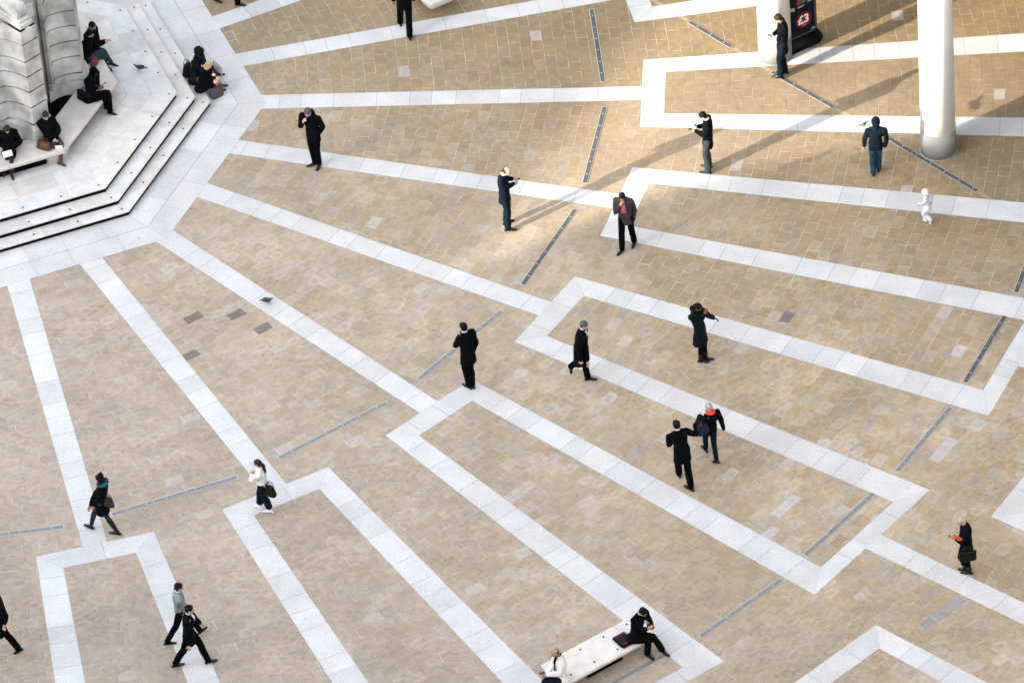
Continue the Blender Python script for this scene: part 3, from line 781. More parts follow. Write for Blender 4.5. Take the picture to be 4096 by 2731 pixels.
K_BOOT = mat('brown_leather', (.060, .022, .016), .4, .3, 9, spec=.5); K_ORS = cloth('orange_red_wool', (.75, .055, .012), var=.1); K_TIG = cloth('dark_tights', (.030, .018, .022)); K_SOLE = mat('white_sole', (.7, .7, .68), .5)
K_SK = mat('light_skin', (.50, .29, .22), .5, .12, 12, spec=.4); K_SKD = mat('dark_skin', (.10, .048, .030), .5, .15, 12, spec=.4); K_SKM = mat('tan_skin', (.36, .19, .12), .5, .12, 12, spec=.4)
HB = mat('black_hair', (.0025, .002, .002), .6, .3, 60, .6, 120, spec=.15); HBR = mat('brown_hair', (.014, .007, .005), .55, .4, 50, .6, 120); HLB = mat('chestnut_hair', (.12, .055, .025), .55, .4, 50, .6, 120); HGR = mat('grey_hair', (.09, .09, .09), .7, .5, 40, .6, 120)
HWH = mat('white_hair', (.40, .375, .34), .7, .35, 30, .6, 120); HBL = mat('blond_hair', (.50, .34, .15), .55, .4, 60, .6, 120); K_EYE = mat('eye', (.02, .015, .012), .2, spec=.6); K_BNY = cloth('dark_beanie', (.008, .008, .010))
K_LB = cloth('pale_blue_shirt', (.45, .52, .62), var=.1); K_TIE = mat('patterned_tie', (.40, .05, .05), .7, .9, 55, col2=(.75, .65, .6))
K_BAGN = cloth('navy_canvas', (.012, .018, .042)); K_BAGB = mat('brown_bag_leather', (.10, .034, .014), .45, .5, 14, .3, 40, spec=.4); K_BAGK = mat('black_bag_leather', (.002, .0025, .003), .45, .2, 10, spec=.2); K_PURP = mat('checked_bag_canvas', (.030, .022, .022), .6, .9, 70, col2=(.09, .075, .075)); K_MAUV = mat('dark_plum_leather', (.028, .018, .020), .4, .4, 14)
K_FLOW = mat('flowered_canvas', (.30, .012, .025), .7, .9, 14, col2=(.006, .05, .055)); K_ORG = mat('orange_card', (.62, .10, .012), .5, .15, 4); K_PAPER = mat('paper', (.72, .72, .66), .7, .06, 9); K_PHONE = mat('phone_glass', (.015, .018, .022), .2, spec=.6); K_CUP = mat('cup_white', (.75, .75, .73), .5); K_DRNK = mat('cup_lid_maroon', (.10, .012, .014), .5)
K_REDZ = mat('red_zip', (.5, .01, .02), .5); K_LAN = cloth('navy_lanyard', (.01, .012, .06)); K_GOLD = mat('brass_studs', (.6, .48, .22), .3, metal=.7); K_TAN = cloth('olive_trousers', (.10, .055, .028)); K_FURC = mat('fur_trim', (.14, .10, .08), .9, .6, 60, .8, 90)

def person(label, h, face, feet, head, hands=(None, None), elbows=(None, None), pel=None, nod=18, look=None, skin=K_SK, hair='short', hm=HB,
           top=K_BLK, hem=.07, flare=1., low=K_TRS, legr=(.054, .040, .036), shoe=K_SHOE, boots=0, knees=(None, None), shirt=None, collar=None, tie=None,
           hood=None, seat=False, hs=1., curl=(.6, .6), bulk=1., group=None, lap=0, bare=0, twist=0, hz=None, elp=(None, None), tail=0, tights=None, solem=None, puffy=.030, handd=(None, None)):
    s = h/1.75
    fx, fy = feet[0][0], feet[0][1]
    a, b = P(fx, fy), P(fx+face[0]*10, fy+face[1]*10); f = (b-a); f.z = 0; f.normalize(); r = V((f.y, -f.x, 0))
    if look: b = P(fx+look[0]*10, fy+look[1]*10); lf = b-a; lf.z = 0; lf.normalize()
    else: lf = f
    lr = V((lf.y, -lf.x, 0))
    if twist: tr = Matrix.Rotation(R(twist), 3, 'Z'); sr = tr @ r; sf = tr @ f
    else: sr, sf = r, f
    HT = P(head[0], head[1], hz if hz else h)
    n_ = R(nod); hup = (UP*math.cos(n_)+lf*math.sin(n_)).normalized(); hf = (lf*math.cos(n_)-UP*math.sin(n_)).normalized()
    HC = HT - UP*(.105*s*hs) - lf*.01*s                       # middle of the head
    N = HC - hup*.150*s*hs - lf*.025*s                       # base of the neck
    ank = [P(q[0], q[1], q[4] if len(q) > 4 else .085*s) for q in feet]; toe = [P(q[2], q[3], q[5] if len(q) > 5 else .03*s) for q in feet]
    if pel: PV = P(*pel)
    else:
        PV = (ank[0]+ank[1])/2; PV.z = .52*h; PV = V((PV.x*.8+N.x*.2, PV.y*.8+N.y*.2, PV.z))
    td = (N-PV).normalized(); 
    if not seat: PV = N-td*(.305*h)
    e = empty('person', V((ank[0].x, ank[0].y, 0)) if not seat else V((PV.x, PV.y, 0)), label, 'person', group)
    # joints (0 = own left, 1 = own right)
    HP = [PV-r*.052*h, PV+r*.052*h]; SHO = [N-sr*.104*h*bulk-UP*.046*h, N+sr*.104*h*bulk-UP*.046*h]
    KN = []
    for i in (0, 1):
        if knees[i]: KN.append(P(*knees[i]))
        else: KN.append(ik(HP[i], ank[i], .245*h, .235*h, f+UP*(.6 if seat else 0)))
    EL = []; WR = []
    for i, sg in ((0, -1), (1, 1)):
        if hands[i]: w_ = P(*hands[i])
        else: w_ = SHO[i]+sr*sg*.035*h-UP*.30*h+sf*.03*h
        WR.append(w_)
        if elbows[i]: EL.append(P(*elbows[i]))
        else: EL.append(ik(SHO[i], w_, .165*h, .15*h, elp[i] if elp[i] else (-sf*.7-UP*.6+sr*sg*.5)))
    J = dict(e=e, f=f, r=r, HC=HC, N=N, PV=PV, HP=HP, SH=SHO, KN=KN, EL=EL, WR=WR, ank=ank, toe=toe, hf=hf, s=s)
    # ---- body
    bm = NB(); k = s*hs
    hb = (lr, hf, hup)
    blob(bm, HC+hup*.012*k-hf*.008*k, hb, (.072*k, .090*k, .086*k)); blob(bm, HC-hup*.035*k+hf*.018*k, hb, (.058*k, .066*k, .066*k)); blob(bm, HC-hup*.088*k+hf*.048*k, hb, (.026*k, .026*k, .020*k))
    blob(bm, HC-hup*.022*k+hf*.092*k, hb, (.012*k, .020*k, .024*k)); blob(bm, HC+hup*.016*k+hf*.078*k, hb, (.045*k, .012*k, .010*k)); blob(bm, HC-hup*.058*k+hf*.080*k, hb, (.022*k, .012*k, .010*k))
    for sg in (-1, 1): blob(bm, HC-hup*.015*k+lr*sg*.073*k-hf*.005*k, hb, (.010*k, .020*k, .030*k)); blob(bm, HC-hup*.03*k+lr*sg*.032*k+hf*.062*k, hb, (.020*k, .018*k, .018*k))
    tube(bm, [N-UP*.03*s, HC-hup*.06*k-hf*.015*k], [.055*s, .050*s], 12)
    tup = (N-PV).normalized()
    def torso(q, W=1., D=1., lo=0.):
        x = r.lerp(sr, .6).normalized(); y = tup.cross(x)
        ss = [(PV-tup*lo, r, y, .090*h*q*W, .064*h*q*D), (PV+tup*.02*h, r, y, .093*h*q*W, .066*h*q*D), (PV+tup*.10*h, r, y, .082*h*q*W, .060*h*q*D),
              (PV.lerp(N, .62), sr, y, .094*h*q*W, .068*h*q*D), (PV.lerp(N, .82), sr, y, .100*h*q*W*bulk, .062*h*q*D), (N-tup*.024*h, sr, y, .062*h*q*W, .042*h*q*D)]
        return ss
    loft(bm, torso(.86)); tube(bm, SHO, [.034*h, .034*h], 12)
    for i in (0, 1):
        tube(bm, [SHO[i], EL[i], WR[i]], [.028*h, .023*h, .016*h], 12)
        d = (WR[i]-EL[i]).normalized(); 
        if handd[i]: d = (d*.4+handd[i]).normalized()
        nn = (-sr if i else sr) if not hands[i] else (UP*-.3-sf*.2+(-sr if i else sr)*.6)
        hand(bm, WR[i]+d*.01, d, -nn, s*1.02, -1 if i == 0 else 1, curl[i])
        tube(bm, [HP[i], KN[i], ank[i]+(KN[i]-ank[i]).normalized()*.02*s], [.044*h, .026*h, .018*h], 12)
        tube(bm, [ank[i]+(KN[i]-ank[i]).normalized()*.03*s, ank[i]-(KN[i]-ank[i]).normalized()*.03*s], [.020*s, .014*s], 10)
    fuse('body', bm, skin, e, .0085, 0, 2)
    for sg in (-1, 1):
        bm = NB(); blob(bm, HC-hup*.004*k+lr*sg*.030*k+hf*.076*k, hb, (.013*k, .010*k, .009*k), 10); mesh('eye', bm, K_EYE, e, smooth=True)
    # ---- hair
    if hair and hair != 'none':
        bm = NB()
        if hair == 'bald':
            blob(bm, HC-hup*.012*k-hf*.026*k, hb, (.084*k, .086*k, .068*k)); 
        else:
            g = 1.06 if hair != 'afro' else 1.50
            blob(bm, HC+hup*.028*k-hf*.020*k, hb, (.079*k*g, .092*k*g, .082*k*g)); blob(bm, HC-hup*.02*k-hf*.035*k, hb, (.074*k*g, .066*k*g, .070*k*g)); blob(bm, HC+hup*.070*k+hf*.030*k, hb, (.055*k, .045*k, .026*k))
        if hair == 'bun': blob(bm, HC+hup*.115*k-hf*.055*k, hb, (.040*k, .038*k, .040*k))
        if hair == 'lowbun': blob(bm, HC-hup*.055*k-hf*.105*k, hb, (.035*k, .038*k, .036*k)); tube(bm, [HC-hf*.09*k, HC-hup*.1*k-hf*.10*k], [.03*k, .02*k])
        if hair == 'pony': tube(bm, [HC+hup*.03*k-hf*.07*k, HC-hup*.10*k-hf*.13*k, HC-hup*.27*k-hf*.12*k, HC-hup*.34*k-hf*.10*k], [.055*k, .058*k, .045*k, .015*k], 12, .7)
        if hair == 'long':
            for sg in (-1, 0, 1): tube(bm, [HC-hf*.02*k+lr*sg*.05*k, HC-hup*.12*k-hf*.05*k+lr*sg*.065*k, HC-hup*.24*k-hf*.06*k+lr*sg*.06*k], [.05*k, .045*k, .03*k])
        if hair == 'locs':
            for q in range(14):
                an = math.pi*(q/13)+math.pi; dd_ = lr*math.cos(an)+hf*math.sin(an); 
                tube(bm, [HC+hup*.05*k+dd_*.05*k, HC-hup*.05*k+dd_*.095*k, HC-hup*(.20+.04*(q % 3))*k+dd_*.115*k], [.022*k, .016*k, .012*k], 8)
        fuse('hair' if hair not in ('beanie',) else 'beanie', bm, hm, e, .009, .006 if hair != 'afro' else .05, 1, CURL)
    # ---- legs
    bm = NB(); q = legr
    for i in (0, 1):
        d_ = (ank[i]-KN[i]); end = ank[i]-d_.normalized()*(.02*s if not bare else bare*s)
        back = (KN[i].lerp(end, .35)) - (f*.012*s if not seat else V())
        if boots: pass
        tube(bm, [HP[i], HP[i].lerp(KN[i], .5)+f*.008*s, KN[i], back, end], [q[0]*h, q[0]*h*.92, q[1]*h, (q[1]*.55+q[2]*.5)*h, q[2]*h], 14)
    blob(bm, PV, (r, f, UP), (.096*h, .072*h, .075*h))
    fuse('trousers' if not tights else 'tights', bm, low if not tights else tights, e, .012, .018, 2)
    # ---- shoes
    for i in (0, 1):
        bm = NB(); A, T = ank[i], toe[i]; d = (T-A); L = .235*s; dl = d.normalized()
        side = UP.cross(dl).normalized(); nu = dl.cross(side); 
        fl_d = V((T.x-A.x, T.y-A.y, 0)).normalized() if len(feet[i]) <= 4 else None
        if fl_d is not None:      # flat on the ground
            g0 = V((A.x, A.y, 0)); dd_ = fl_d; side = UP.cross(dd_); nu = UP; heel = g0-dd_*.05*s+UP*.030*s; ball = g0+dd_*.11*s+UP*.032*s; tp_ = g0+dd_*.175*s+UP*.026*s
        else:                     # foot off the ground or on its toe
            dd_ = dl; g0 = A-nu*.06*s; heel = A-nu*.055*s-dd_*.045*s; ball = A-nu*.052*s+dd_*.11*s; tp_ = A-nu*.055*s+dd_*.175*s
            low_ = min(heel.z, tp_.z, ball.z)
        blob(bm, heel, (side, dd_, nu), (.036*s, .045*s, .031*s)); blob(bm, heel.lerp(ball, .5)+nu*.006*s, (side, dd_, nu), (.037*s, .095*s, .034*s)); blob(bm, ball, (side, dd_, nu), (.046*s, .070*s, .031*s)); blob(bm, tp_, (side, dd_, nu), (.038*s, .045*s, .024*s))
        tube(bm, [A+nu*(.012*s), heel.lerp(ball, .22)+nu*.02*s], [.043*s, .045*s]); tube(bm, [A-nu*.01*s, ball+nu*.012*s], [.040*s, .032*s])
        if boots: tube(bm, [A-nu*.01, A.lerp(KN[i], .45), A.lerp(KN[i], boots)], [.042*s, .062*s, .066*s], 12)
        fuse('boot' if boots else 'shoe', bm, shoe, e, .009, .0, 2)
        if solem:
            bm = NB(); 
            for c_, rr_ in ((heel, .038), (heel.lerp(ball, .5), .037), (ball, .047), (tp_, .040)): blob(bm, c_-nu*.022*s, (side, dd_, nu), (rr_*s, .055*s, .012*s))
            fuse('sole', bm, solem, e, .009, 0, 1)
    # ---- coat or jacket with sleeves
    if top:
        bm = NB(); H_ = hem*h; y = tup.cross(r)
        ss = torso(1.08)
        if seat:
            pre = []; ss[0] = (PV-tup*.02*h, r, y, .100*h, .078*h)
        else:
            dn = UP*-1; fw = flare
            pre = [(PV+dn*(H_+.0), r, f, .100*h*fw, .074*h*fw), (PV+dn*H_*.5, r, f, .099*h*(1+(fw-1)*.5), .072*h*(1+(fw-1)*.5))]
        loft(bm, pre+ss, 24)
        tube(bm, [SHO[0]-UP*.006*h, SHO[1]-UP*.006*h], [.040*h, .040*h], 14, .85)
        tube(bm, [SHO[0]+UP*.012*h, N-UP*.006*h, SHO[1]+UP*.012*h], [.028*h, .040*h, .028*h], 12)
        slv = (.042*h*(1+puffy*2), .036*h*(1+puffy*3), .028*h)
        for i in (0, 1): tube(bm, [SHO[i], SHO[i].lerp(EL[i], .5), EL[i], EL[i].lerp(WR[i], .5), WR[i]-(WR[i]-EL[i]).normalized()*.015*s], [slv[0], slv[0]*.95, slv[1], slv[1]*.9, slv[2]], 14)
        if seat and lap:
            for i in (0, 1): tube(bm, [HP[i], HP[i].lerp(KN[i], lap)], [.064*h, .056*h], 14)
            blob(bm, PV-UP*.01*h-f*.02*h, (r, f, UP), (.118*h, .095*h, .060*h))
        if tail: tube(bm, [PV-f*.05*h-UP*.05*h, PV-f*(.05+tail)*h-UP*(H_/h+.0)*h], [.05*h, .02*h], 10, 2.2)
        if hood == 'down': tube(bm, [N-sr*.05*h-sf*.0+UP*.01*h, N-sf*.055*h+UP*.012*h, N+sr*.05*h+UP*.01*h], [.030*h, .040*h, .030*h], 12)
        if hood == 'up':
            blob(bm, HC+hup*.006*k-hf*.034*k, hb, (.108*k, .122*k, .130*k)); tube(bm, [HC-hup*.07*k-hf*.03*k, N], [.075*k, .085*s], 12)
        fuse('coat' if hem > .15 else 'jacket', bm, top, e, .012, puffy, 2)
    # ---- shirt, collar, tie
    if collar:
        bm = NB(); n = 14; cN = N.lerp(HC, .20)+UP*.004*h
        pts = [cN+(sr*math.cos(2*math.pi*q_/n)*.052+sf*math.sin(2*math.pi*q_/n)*.050)*s+UP*(.010*s-.016*s*math.sin(2*math.pi*q_/n)) for q_ in range(n+1)]
        tube(bm, pts, [.015*s]*(n+1), 8); fuse('collar', bm, collar, e, .008, 0, 1)
    if shirt:
        bm = NB(); fwd = (-(tup.cross(sr))*1.0); fwd = sf-tup*sf.dot(tup); fwd.normalize()
        m0, wtop, wbot, lb = shirt
        T0 = N+fwd*.050*h-tup*.005*h; B0 = PV.lerp(N, 1-lb)+fwd*.081*h; mid = PV.lerp(N, 1-lb*.5)+fwd*.082*h
        ss = [(T0, sr, fwd, wtop*s, .012), (mid, sr, fwd, (wtop*.55+wbot*.45)*s, .014), (B0, sr, fwd, max(wbot, .004)*s, .012)]
        loft(bm, ss, 12); mesh('shirt', bm, m0, e, smooth=True)
        if tie:
            bm = NB(); ss = [(T0+fwd*.014, sr, fwd, .016*s, .008), (mid+fwd*.012, sr, fwd, .024*s, .008), (B0+fwd*.008, sr, fwd, .012*s, .006)]
            loft(bm, ss, 10); mesh('tie', bm, tie, e, smooth=True)
    return J

# ---- small things people hold
def thing_box(name, label, cat, c, x, y, dims, mat_, bev=.006, z=None, group=None):
    "a rounded slab: x, y are its in-plane directions, dims its full sizes"
    x = x.normalized(); y = (y-x*y.dot(x)).normalized(); n_ = x.cross(y); a, b, t = [q/2 for q in dims]
    bm = NB(); vs = [bm.verts.new(c+x*sx*a+y*sy*b+n_*sz*t) for sz in (-1, 1) for sx, sy in ((-1, -1), (1, -1), (1, 1), (-1, 1))]
    bm.faces.new(vs[0:4][::-1]); bm.faces.new(vs[4:8])
    for i in range(4): bm.faces.new((vs[i], vs[(i+1) % 4], vs[4+(i+1) % 4], vs[4+i]))
    bmesh.ops.bevel(bm, geom=bm.edges[:], offset=min(bev, min(a, b, t)*.8), segments=2, affect='EDGES')
    if isinstance(label, bpy.types.Object): return mesh(name, bm, mat_, label)
    o = mesh(name, bm, mat_, None, base=c); return tag(o, label, cat, group)
def bag(name, label, c, x, y, dims, mat_, handle=True, taper=.7, straps=None, up=UP, cat='bag'):
    e = empty(name, c, label, cat); x = x.normalized(); y = up.cross(x).normalized() if y is None else y
    W, D, Hh = dims; bm = NB()
    loft(bm, [(c, x, y, W/2*.94, D/2), (c+up*Hh*.1, x, y, W/2, D/2*1.05), (c+up*Hh*.6, x, y, W/2*(.5+taper/2), D/2*.85), (c+up*Hh, x, y, W/2*taper*1.08, D/2*.5)], 20, 4)
    bmesh.ops.bevel(bm, geom=[e_ for e_ in bm.edges if abs(e_.calc_length()) > 1e9], offset=.01, affect='EDGES') if False else None
    fuse('body', bm, mat_, e, .012, .015, 1)
    if handle:
        for sg in (-1, 1):
            bm = NB(); pts = [c+up*Hh*.92+x*W*.28*math.cos(t)+y*sg*D*.2+up*Hh*.45*math.sin(t) for t in [math.pi*q/8 for q in range(9)]]
            tube(bm, pts, [.009]*9, 6); mesh('handle', bm, straps or mat_, e, smooth=True)
    return e

# ---------------------------------------------------------------- the people, each placed from the photograph
SUIT = dict(legr=(.056, .045, .042))
# standing and walking
J = person('man in a black hooded jacket standing still, hand raised to his mouth', 1.80, (-14, 20), [(1277, 655, 1268, 679), (1259, 650, 1240, 662)], (1228, 437),
  hands=((1279, 532, .95), (1212, 487, 1.50)), elbows=((1291, 508, 1.2), (1203, 505, 1.22)), nod=30, hair='short', hm=HGR, top=K_BLK, hem=.13, bulk=1.15, hood='down', low=K_TRS, puffy=.03)
thing_box('cigarette', 'tiny cigarette held at the mouth of the man in the black hooded jacket', 'cigarette', P(1220, 475, 1.56), V((1, .3, 0)), V((0, 0, 1)), (.075, .009, .009), K_PAPER, .002)
J = person('balding man in a dark blue suit looking down at a phone in both hands', 1.83, (1, .05), [(2024, 885, 2056, 879), (2032, 912, 2066, 918)], (2029, 671),
  hands=((2052, 716, 1.32), (2054, 735, 1.26)), nod=38, hair='bald', hm=HBR, top=K_NVY, hem=.12, low=K_NVY, collar=K_WHT, legr=SUIT['legr'], curl=(.9, .9), flare=1.06)
thing_box('mobile_phone', 'black phone held in both hands by the balding man in a blue suit', 'phone', P(2071, 717, 1.33), J['f']*.8+UP*.35, J['r'], (.13, .07, .012), K_PHONE)
J = person('man in a brown blazer and pink shirt walking with one hand at his mouth', 1.71, (-7, 30), [(2537, 964, 2532, 985), (2488, 996, 2474, 1016)], (2487, 775),
  hands=((2533, 880, .80), (2478, 822, 1.40)), elbows=((2538, 838, 1.05), (2462, 850, 1.15)), nod=35, hair='short', hm=HB, skin=K_SKM, top=K_BRN, hem=.12, shirt=(K_PNK, .045, .075, .66), low=K_TRS, legr=SUIT['legr'])
e = J['e']; bq = P(2501, 861, 1.12) + J['f']*.03
thing_box('badge', e, '', P(2501, 860.5, 1.02)+J['f']*.0, J['r'], UP, (.09, .06, .008), K_PAPER, .003)
bm = NB(); tube(bm, [J['N']+J['r']*-.05+J['f']*.07, P(2501, 850, 1.05)+J['f']*.012], [.010, .008], 6); tube(bm, [J['N']+J['r']*.05+J['f']*.07, P(2501, 850, 1.05)+J['f']*.012], [.010, .008], 6); mesh('lanyard', bm, K_LAN, e, smooth=True)
J = person('man in a black jacket and grey trousers holding a cup and a phone', 1.79, (-1, .02), [(2833, 683, 2797, 687), (2836, 660, 2800, 661)], (2808, 450),
  hands=((2782, 524, 1.22), (2791, 507, 1.24)), nod=36, hair='short', hm=HB, top=K_BLK, hem=.14, bulk=1.12, collar=K_LB, low=K_GTR, legr=(.056, .046, .043), puffy=.03, curl=(.5, .9), handd=(None, None))
thing_box('mobile_phone', 'phone lying in the palm of the man with a cup', 'phone', P(2766, 517, 1.24), J['f'], J['r'], (.14, .07, .012), K_PHONE)
cpos = P(2782, 514, 1.24)
cup = empty('paper_cup', cpos, 'white paper cup with a dark red drink held by the man in the black jacket', 'cup')
bm = NB(); cyl(bm, cpos, .030, cpos.z-.01, cpos.z+.09, 20, .042); mesh('cup_body', bm, K_CUP, cup, smooth=False)
bm = NB(); cyl(bm, cpos, .038, cpos.z+.091, cpos.z+.098, 20); mesh('drink', bm, K_DRNK, cup)
J = person('man in a dark coat and jeans looking at a phone beside the white column', 1.88, (-1, .12), [(3122, 303, 3092, 306), (3141, 284, 3112, 288)], (3109, 60),
  hands=((3134, 190, .86), (3094, 138, 1.18)), elbows=((3143, 148, 1.12), None), nod=34, hair='short', hm=HBR, top=K_BLK, hem=.15, collar=K_BLK, low=K_NVB, legr=SUIT['legr'], bulk=1.05)
thing_box('mobile_phone', 'thin pale phone held out by the man beside the white column', 'phone', P(3080, 141, 1.16), J['f']*.9+UP*.1, J['r'], (.14, .07, .010), K_PHONE)
J = person('hooded man in a navy jacket and blue jeans walking away', 1.70, (0, -1), [(3493, 690, 3489, 672), (3514, 672, 3512, 655)], (3503, 470),
  hands=((3457, 584, .80), (3541, 586, .80)), elbows=((3459, 556, 1.05), (3546, 556, 1.05)), nod=12, hair='none', hood='up', top=K_NVB, hem=.10, bulk=1.12, hs=1.06, low=K_JEAN, legr=(.055, .044, .040), puffy=.018)
J = person('small child in a white hooded tracksuit running', .99, (-1, -.1), [(3705, 881, 3689, 877), (3722, 880, 3720, 898, .11, .02)], (3696, 760), knees=(None, None),
  hands=((3676, 817, .52), (3726, 806, .52)), nod=12, hair='none', hood='up', hs=1.42, top=K_WHT, hem=.08, flare=1.22, low=K_WHT, legr=(.080, .064, .055), shoe=K_WHT, bulk=1.22, puffy=.03, skin=K_SK)
J = person('man in a black suit with his back turned, phone at his ear', 1.86, (-.8, -.55), [(1877, 1541, 1850, 1534), (1889, 1538, 1866, 1530)], (1850, 1291),
  hands=((1838, 1341, 1.52), (1893, 1405, .95)), elbows=((1822, 1384, 1.25), (1903, 1372, 1.18)), nod=10, hair='short', hm=HB, top=K_BLK, hem=.14, collar=K_WHT, flare=1.12, legr=SUIT['legr'], curl=(1.2, .6), bulk=1.06)
thing_box('mobile_phone', 'black phone held to the ear of the man with his back turned', 'phone', P(1842, 1333, 1.60), UP+J['f']*.3, J['f'], (.13, .06, .012), K_PHONE)
J = person('grey haired man in a long black overcoat and red tie striding right', 1.77, (1, .12), [(2281, 1466, 2279, 1492, .33, .16), (2352, 1509, 2385, 1516)], (2338, 1286),
  hands=((2352, 1440, .75), (2324, 1441, .76)), elbows=(None, None), knees=((2316, 1445, .50), None), nod=16, hair='short', hm=HGR, top=K_BLK, hem=.27, flare=1.12, shirt=(K_LB, .05, .012, .30), tie=K_TIE, collar=K_LB, legr=SUIT['legr'], bulk=1.05)
J = person('woman in a long dark padded coat stretching one arm out', 1.69, (1, .35), [(2821, 1430, 2838, 1436), (2803, 1438, 2828, 1446)], (2794, 1215),
  hands=((2856, 1271, 1.32), (2816, 1258, 1.40)), elbows=((2834, 1262, 1.33), (2799, 1292, 1.14)), nod=28, skin=K_SKD, hair='lowbun', hm=HB, top=K_DTL, hem=.24, flare=1.28, hood='down', low=K_TRS, legr=(.047, .034, .030), puffy=.04, bulk=1.08, boots=.25)
J = person('balding man in a black jacket walking away beside the woman with a scarf', 1.84, (-.6, -.8), [(2716, 1892, 2706, 1873), (2764, 1949, 2733, 1938)], (2703, 1681),
  hands=((2694, 1758, 1.12), (2750, 1722, 1.22)), elbows=((2677, 1776, 1.12), (2776, 1735, 1.22)), nod=10, hair='short', hm=HB, top=K_BLK, hem=.17, flare=1.15, collar=K_WHT, legr=SUIT['legr'], bulk=1.12)
thing_box('folded_papers', 'white papers held against the chest by the man in a black jacket', 'papers', P(2754, 1755, 1.15), UP, J['r'], (.22, .06, .02), K_PAPER)
bm = NB(); blob(bm, J['HC']+UP*.083-J['hf']*.035, (J['r'], J['f'], UP), (.036, .036, .014)); fuse('bald_patch', bm, K_SK, J['e'], .009, 0, 1)
J = person('white haired woman with a bright red scarf walking away', 1.68, (-.75, -.6), [(2823, 1793, 2803, 1779), (2866, 1840, 2846, 1838, .10, .03)], (2832, 1612),
  hands=((2790, 1740, .98), (2896, 1716, .88)), elbows=((2782, 1700, 1.15), (2884, 1680, 1.12)), nod=14, hair='short', hm=HWH, top=K_BLK, hem=.08, low=K_NVY, legr=(.055, .038, .033), bulk=1.1)
bm = NB(); n = 12; tube(bm, [J['N']+UP*.035+(J['r']*math.cos(2*math.pi*q/n)*.080+J['f']*math.sin(2*math.pi*q/n)*.078) for q in range(n+1)], [.040]*(n+1), 8); fuse('scarf', bm, K_ORS, J['e'], .010, .02, 1)
c_ = P(2812, 1732, .95)
b1 = bag('shoulder_bag', 'navy shoulder bag with tan handles behind the woman in the red scarf', c_, J['r'], None, (.32, .15, .30), K_BAGN, straps=K_BAGB)
bm = NB(); tube(bm, [P(2806, 1700, 1.25), P(2818, 1655, 1.42), P(2822, 1690, 1.2)], [.012, .014, .012], 6); mesh('strap', bm, K_BAGB, b1, smooth=True)
bm = NB(); tube(bm, [P(2800, 1668, 1.32), P(2796, 1690, 1.22), P(2800, 1712, 1.10)], [.075, .095, .075], 12); fuse('jacket_bundle', bm, K_DTL, b1, .012, .03, 1)
J = person('fair haired woman in black reading her phone with an orange folder under her arm', 1.67, (-1, .15), [(3878, 2284, 3850, 2289), (3866, 2273, 3846, 2276)], (3842, 2070),
  hands=((3822, 2152, 1.14), (3822, 2149, 1.16)), elbows=((3852, 2172, 1.05), (3845, 2158, 1.08)), nod=34, hair='lowbun', hm=HWH, top=K_BLK, hem=.17, flare=1.15, low=K_TRS, legr=(.045, .032, .027), boots=.15, bulk=1.0, tail=0, knees=(None, (3838, 2228, .55)))
thing_box('mobile_phone', 'dark phone held out flat by the fair haired woman', 'phone', P(3808, 2143, 1.18), J['f'], J['r'], (.15, .075, .012), K_PHONE)
thing_box('orange_folder', 'bright orange folder under the arm of the fair haired woman', 'folder', P(3835, 2142, 1.18)-J['r']*.12, V((.75, 0, -.65)), V((.4, -.3, .6)), (.30, .13, .03), K_ORG)
hb_ = P(3865, 2220, .72)-J['r']*.16
bg = bag('handbag', 'black handbag at the hip of the fair haired woman', hb_, J['f'], None, (.40, .13, .26), K_BAGK, taper=.95)
J = person('woman in a black coat with teal scarf and dark beanie striding left', 1.77, (-1, -.12), [(470, 2126, 438, 2128), (364, 2102, 332, 2088, .09, .09)], (393, 1898),
  hands=((374, 2020, .85), (362, 2018, .86)), elbows=((395, 1985, 1.1), (382, 1975, 1.15)), nod=14, skin=K_SKM, hair='locs', hm=HB, top=K_BLK, hem=.20, flare=1.15, low=K_JEAN, legr=(.050, .031, .018), boots=.85, bulk=1.08)
bm = NB(); n = 12; tube(bm, [J['N']+UP*.015+(J['r']*math.cos(2*math.pi*q/n)*.105+J['f']*(math.sin(2*math.pi*q/n)*.095))-UP*.02*math.sin(2*math.pi*q/n) for q in range(n+1)], [.048]*(n+1), 8); fuse('scarf', bm, K_TEAL, J['e'], .010, .03, 1)
bm = NB(); blob(bm, J['HC']+UP*.055-J['hf']*.02, (J['r'], J['hf'], UP), (.088, .098, .072)); blob(bm, J['HC']+UP*.135-J['hf']*.045, (J['r'], J['hf'], UP), (.045, .045, .042)); fuse('beanie', bm, K_BNY, J['e'], .010, .012, 1)
bag('handbag', 'dark plum handbag hanging behind the woman in the teal scarf', P(434, 2022, .88), J['f']+UP*.2, None, (.30, .12, .26), K_MAUV)
J = person('woman in a white fluffy jumper with long dark hair walking left', 1.60, (-1, -.12), [(1083, 2040, 1058, 2043), (1040, 2023, 1016, 2019)], (1026, 1839),
  hands=((1008, 1899, 1.2), (1010, 1897, 1.22)), elbows=((1012, 1918, 1.05), (1001, 1925, 1.05)), nod=14, hair='pony', hm=HBR, top=K_FUR, hem=.03, bulk=1.15, low=K_NVY, legr=(.058, .050, .052), shoe=K_WHT, bare=.14, puffy=.03)
bag('handbag', 'black bag carried behind the woman in the white jumper', P(1082, 1980, .60), J['f']+V((0, .3, 0)), None, (.32, .14, .28), K_BAGK, taper=.6)
J = person('man in a grey jumper and white collar walking right', 1.77, (1, -.15), [(800, 2521, 823, 2502, .13, .15), (668, 2567, 702, 2570)], (716, 2332),
  hands=((745, 2432, .98), (738, 2440, 1.0)), elbows=((732, 2416, 1.12), (712, 2425, 1.1)), nod=10, hair='short', hm=HB, top=K_GRY, hem=.05, collar=K_WHT, bulk=1.1, solem=K_SOLE, legr=(.054, .040, .036))
